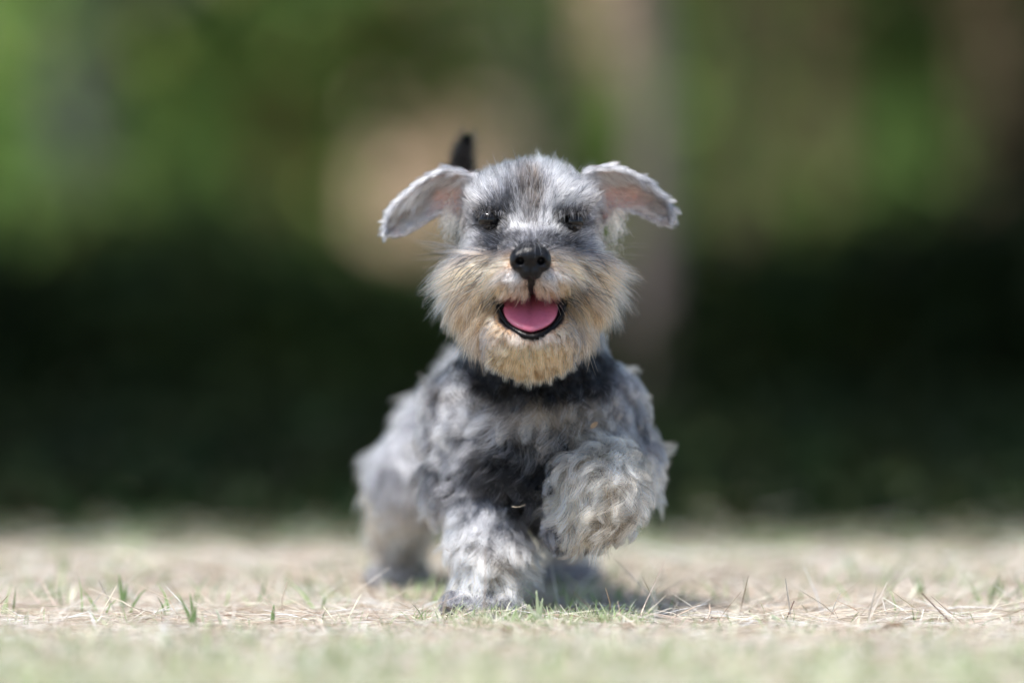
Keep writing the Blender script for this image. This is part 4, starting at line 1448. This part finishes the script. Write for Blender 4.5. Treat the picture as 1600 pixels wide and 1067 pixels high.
def stalk(name, a, b, rad, mat, label, cat, bow=0.0):
    ya = gy(a[1])
    p0, p2 = W(a[0], a[1], ya), W(b[0], b[1], ya + (b[2] if len(b) > 2 else 0))
    mid = (p0 + p2) / 2 + np.array((bow, 0, abs(bow)))
    v, f = tube(catmull([p0, mid, p2], 9), np.linspace(rad, rad * 0.55, 9), 6)
    o = link(name, mesh_np(name, v, f), None, mat)
    return tag(o, label, cat)


sprig('grass_sprig', (303, 990), [(279, 930), (297, 926), (306, 944)], 0.0023, M_BLADE, 'green sprig of broad blades left of the puppy beside a leaning straw', 'grass')
sprig('grass_shoot', (425, 984), [(428, 944)], 0.0028, M_BLADE, 'single bright green blade standing upright left of the puppy', 'grass')
sprig('grass_shoot', (347, 986), [(338, 952)], 0.0020, M_BLADE_PALE, 'thin yellow green blade between the sprig and the bright blade', 'grass')
sprig('grass_sprig', (192, 960), [(186, 896), (198, 912)], 0.0030, M_BLADE, 'blurred green sprig standing at the far left of the lawn', 'grass')
sprig('grass_sprig', (100, 916), [(92, 862), (108, 868)], 0.0034, M_BLADE, 'soft green tuft near the left edge in the blurred lawn', 'grass')
sprig('grass_sprig', (290, 884), [(274, 842), (300, 850)], 0.0040, M_BLADE, 'very blurred green tuft left of the puppy\'s hind leg', 'grass')
sprig('grass_sprig', (1444, 945), [(1421, 893), (1434, 892)], 0.0023, M_BLADE, 'green sprig of broad blades right of the puppy above a bent brown stem', 'grass')
sprig('grass_sprig', (1222, 930), [(1204, 896), (1218, 894)], 0.0023, M_BLADE_PALE, 'pale green sprig of blades right of the puppy', 'grass')
sprig('grass_sprig', (1330, 918), [(1322, 860), (1334, 868)], 0.0034, M_BLADE, 'blurred upright tuft between the two sprigs at right', 'grass')
sprig('grass_sprig', (1214, 860), [(1194, 822), (1222, 832)], 0.0040, M_BLADE, 'very blurred green tuft at the shaded edge of the lawn', 'grass')
sprig('grass_sprig', (1428, 858), [(1412, 818), (1440, 826)], 0.0040, M_BLADE, 'very blurred green tuft at the lawn\'s edge near the right border', 'grass')
sprig('grass_shoot', (1561, 946), [(1564, 908)], 0.0028, M_BLADE, 'single rounded green blade near the right border', 'grass')
sprig('grass_shoot', (1122, 998), [(1126, 976)], 0.0022, M_BLADE, 'tiny dark green blade in the straw right of the paws', 'grass')
sprig('weed_leaf', (1220, 985), [(1206, 960), (1214, 964)], 0.0052, M_BLADE_PALE, 'small pale green weed with broad leaves beside a brown twig', 'weed', 'leaf')
sprig('grass_sprig', (842, 985), [(838, 922), (848, 934), (826, 944), (858, 962)], 0.0024, M_BLADE_PALE, 'pale green upright sprig growing just in front of the planted paw', 'grass')
sprig('grass_sprig', (752, 990), [(738, 956), (760, 962), (790, 972)], 0.0018, M_BLADE_PALE, 'whitish thin blades leaning over the planted paw', 'grass')
sprig('grass_shoot', (888, 962), [(884, 922)], 0.0028, M_BLADE_PALE, 'pale blade standing between the paws', 'grass')
sprig('grass_sprig', (900, 1004), [(904, 962), (925, 990), (880, 978)], 0.0020, M_BLADE_PALE, 'dry whitish tuft right of the planted paw', 'grass')
stalk('straw_stalk', (307, 946), (346, 884, -0.01), 0.0006, M_STALK, 'pale straw leaning out of the green sprig at left', 'straw', 0.001)
stalk('straw_stalk', (285, 972), (264, 938), 0.0006, M_STALK, 'short pale straw propped left of the green sprig', 'straw')
stalk('straw_stalk', (454, 994), (474, 946), 0.0005, M_STALK, 'thin pale straw standing right of the bright green blade', 'straw')
stalk('straw_stalk', (5, 966), (15, 938), 0.0007, M_STALK, 'short reddish straw at the left border', 'straw')
stalk('straw_stalk', (997, 956), (962, 910), 0.0009, M_STALK, 'thick dry stalk leaning right of the paws', 'straw')
stalk('straw_stalk', (1442, 914), (1480, 846, 0.01), 0.0008, M_STALK, 'pale straw leaning from the sprig near the right border', 'straw', 0.001)
stalk('straw_stalk', (1228, 914), (1262, 852, 0.01), 0.0007, M_STALK, 'faint straw leaning from the pale sprig right of the puppy', 'straw', 0.001)
stalk('straw_stalk', (860, 992), (752, 1001), 0.0007, M_STALK, 'pale straw lying flat across the front of the paw', 'straw')
stalk('straw_stalk', (140, 980), (420, 984), 0.0007, M_STALK, 'long pale straw lying flat left of the puppy', 'straw', 0.002)
stalk('straw_stalk', (1090, 962), (1330, 944), 0.0009, M_STALK, 'long pale straw lying flat right of the puppy', 'straw', 0.002)
stalk('straw_stalk', (1370, 996), (1545, 990), 0.0007, M_STALK, 'long pale straw lying near the right border', 'straw', 0.002)
stalk('twig', (1226, 974), (1241, 938), 0.0006, M_TWIG, 'dark brown twig standing beside the small weed', 'twig')
stalk('twig', (1497, 984), (1440, 926), 0.0006, M_TWIG, 'bent brown stem slanting below the green sprig at right', 'twig', -0.004)


def scrap(name, px, py, y, size, mat, label, cat, ang=0.0):
    """a curled dry flake"""
    c = W(px, py, y)
    v, f = [], []
    for i in range(6):
        for j in range(4):
            a, b = i / 5 - 0.5, j / 3 - 0.5
            w = 1 - (2 * a) ** 2 * 0.8
            p = np.array((a * size, -0.25 * size * (b * b * 2 + a * a), b * size * 0.55 * w))
            q = np.array((p[0] * math.cos(ang) - p[2] * math.sin(ang), p[1], p[0] * math.sin(ang) + p[2] * math.cos(ang)))
            v.append(c + q)
    f = [(i * 4 + j, i * 4 + j + 1, i * 4 + 5 + j, i * 4 + 4 + j) for i in range(5) for j in range(3)]
    o = link(name, mesh_np(name, v, f), None, mat)
    sd = o.modifiers.new('thickness', 'SOLIDIFY'); sd.thickness = 0.0004
    return tag(o, label, cat)


scrap('dry_leaf', 928, 664, 0.031, 0.0065, M_DRYLEAF, 'scrap of dry brown leaf caught in the puppy\'s chest fur', 'leaf', 0.7)
scrap('dry_leaf', 1395, 984, gy(992), 0.020, M_DRYLEAF, 'flat brown dry leaf lying in the straw at right', 'leaf', 0.05)
scrap('dry_leaf', 500, 984, gy(992), 0.012, M_DRYLEAF, 'curled brown dry leaf in the straw left of the paw', 'leaf', 0.4)
v, f = tube(catmull([W(800, 791, 0.026), W(808, 793, 0.022), W(821, 788, 0.024)], 9), np.linspace(0.00022, 0.0001, 9), 5)
o = link('straw_wisp', mesh_np('straw_wisp', v, f), None, M_STALK)
tag(o, 'tiny white wisp of straw clinging to the fur between the front legs', 'straw')
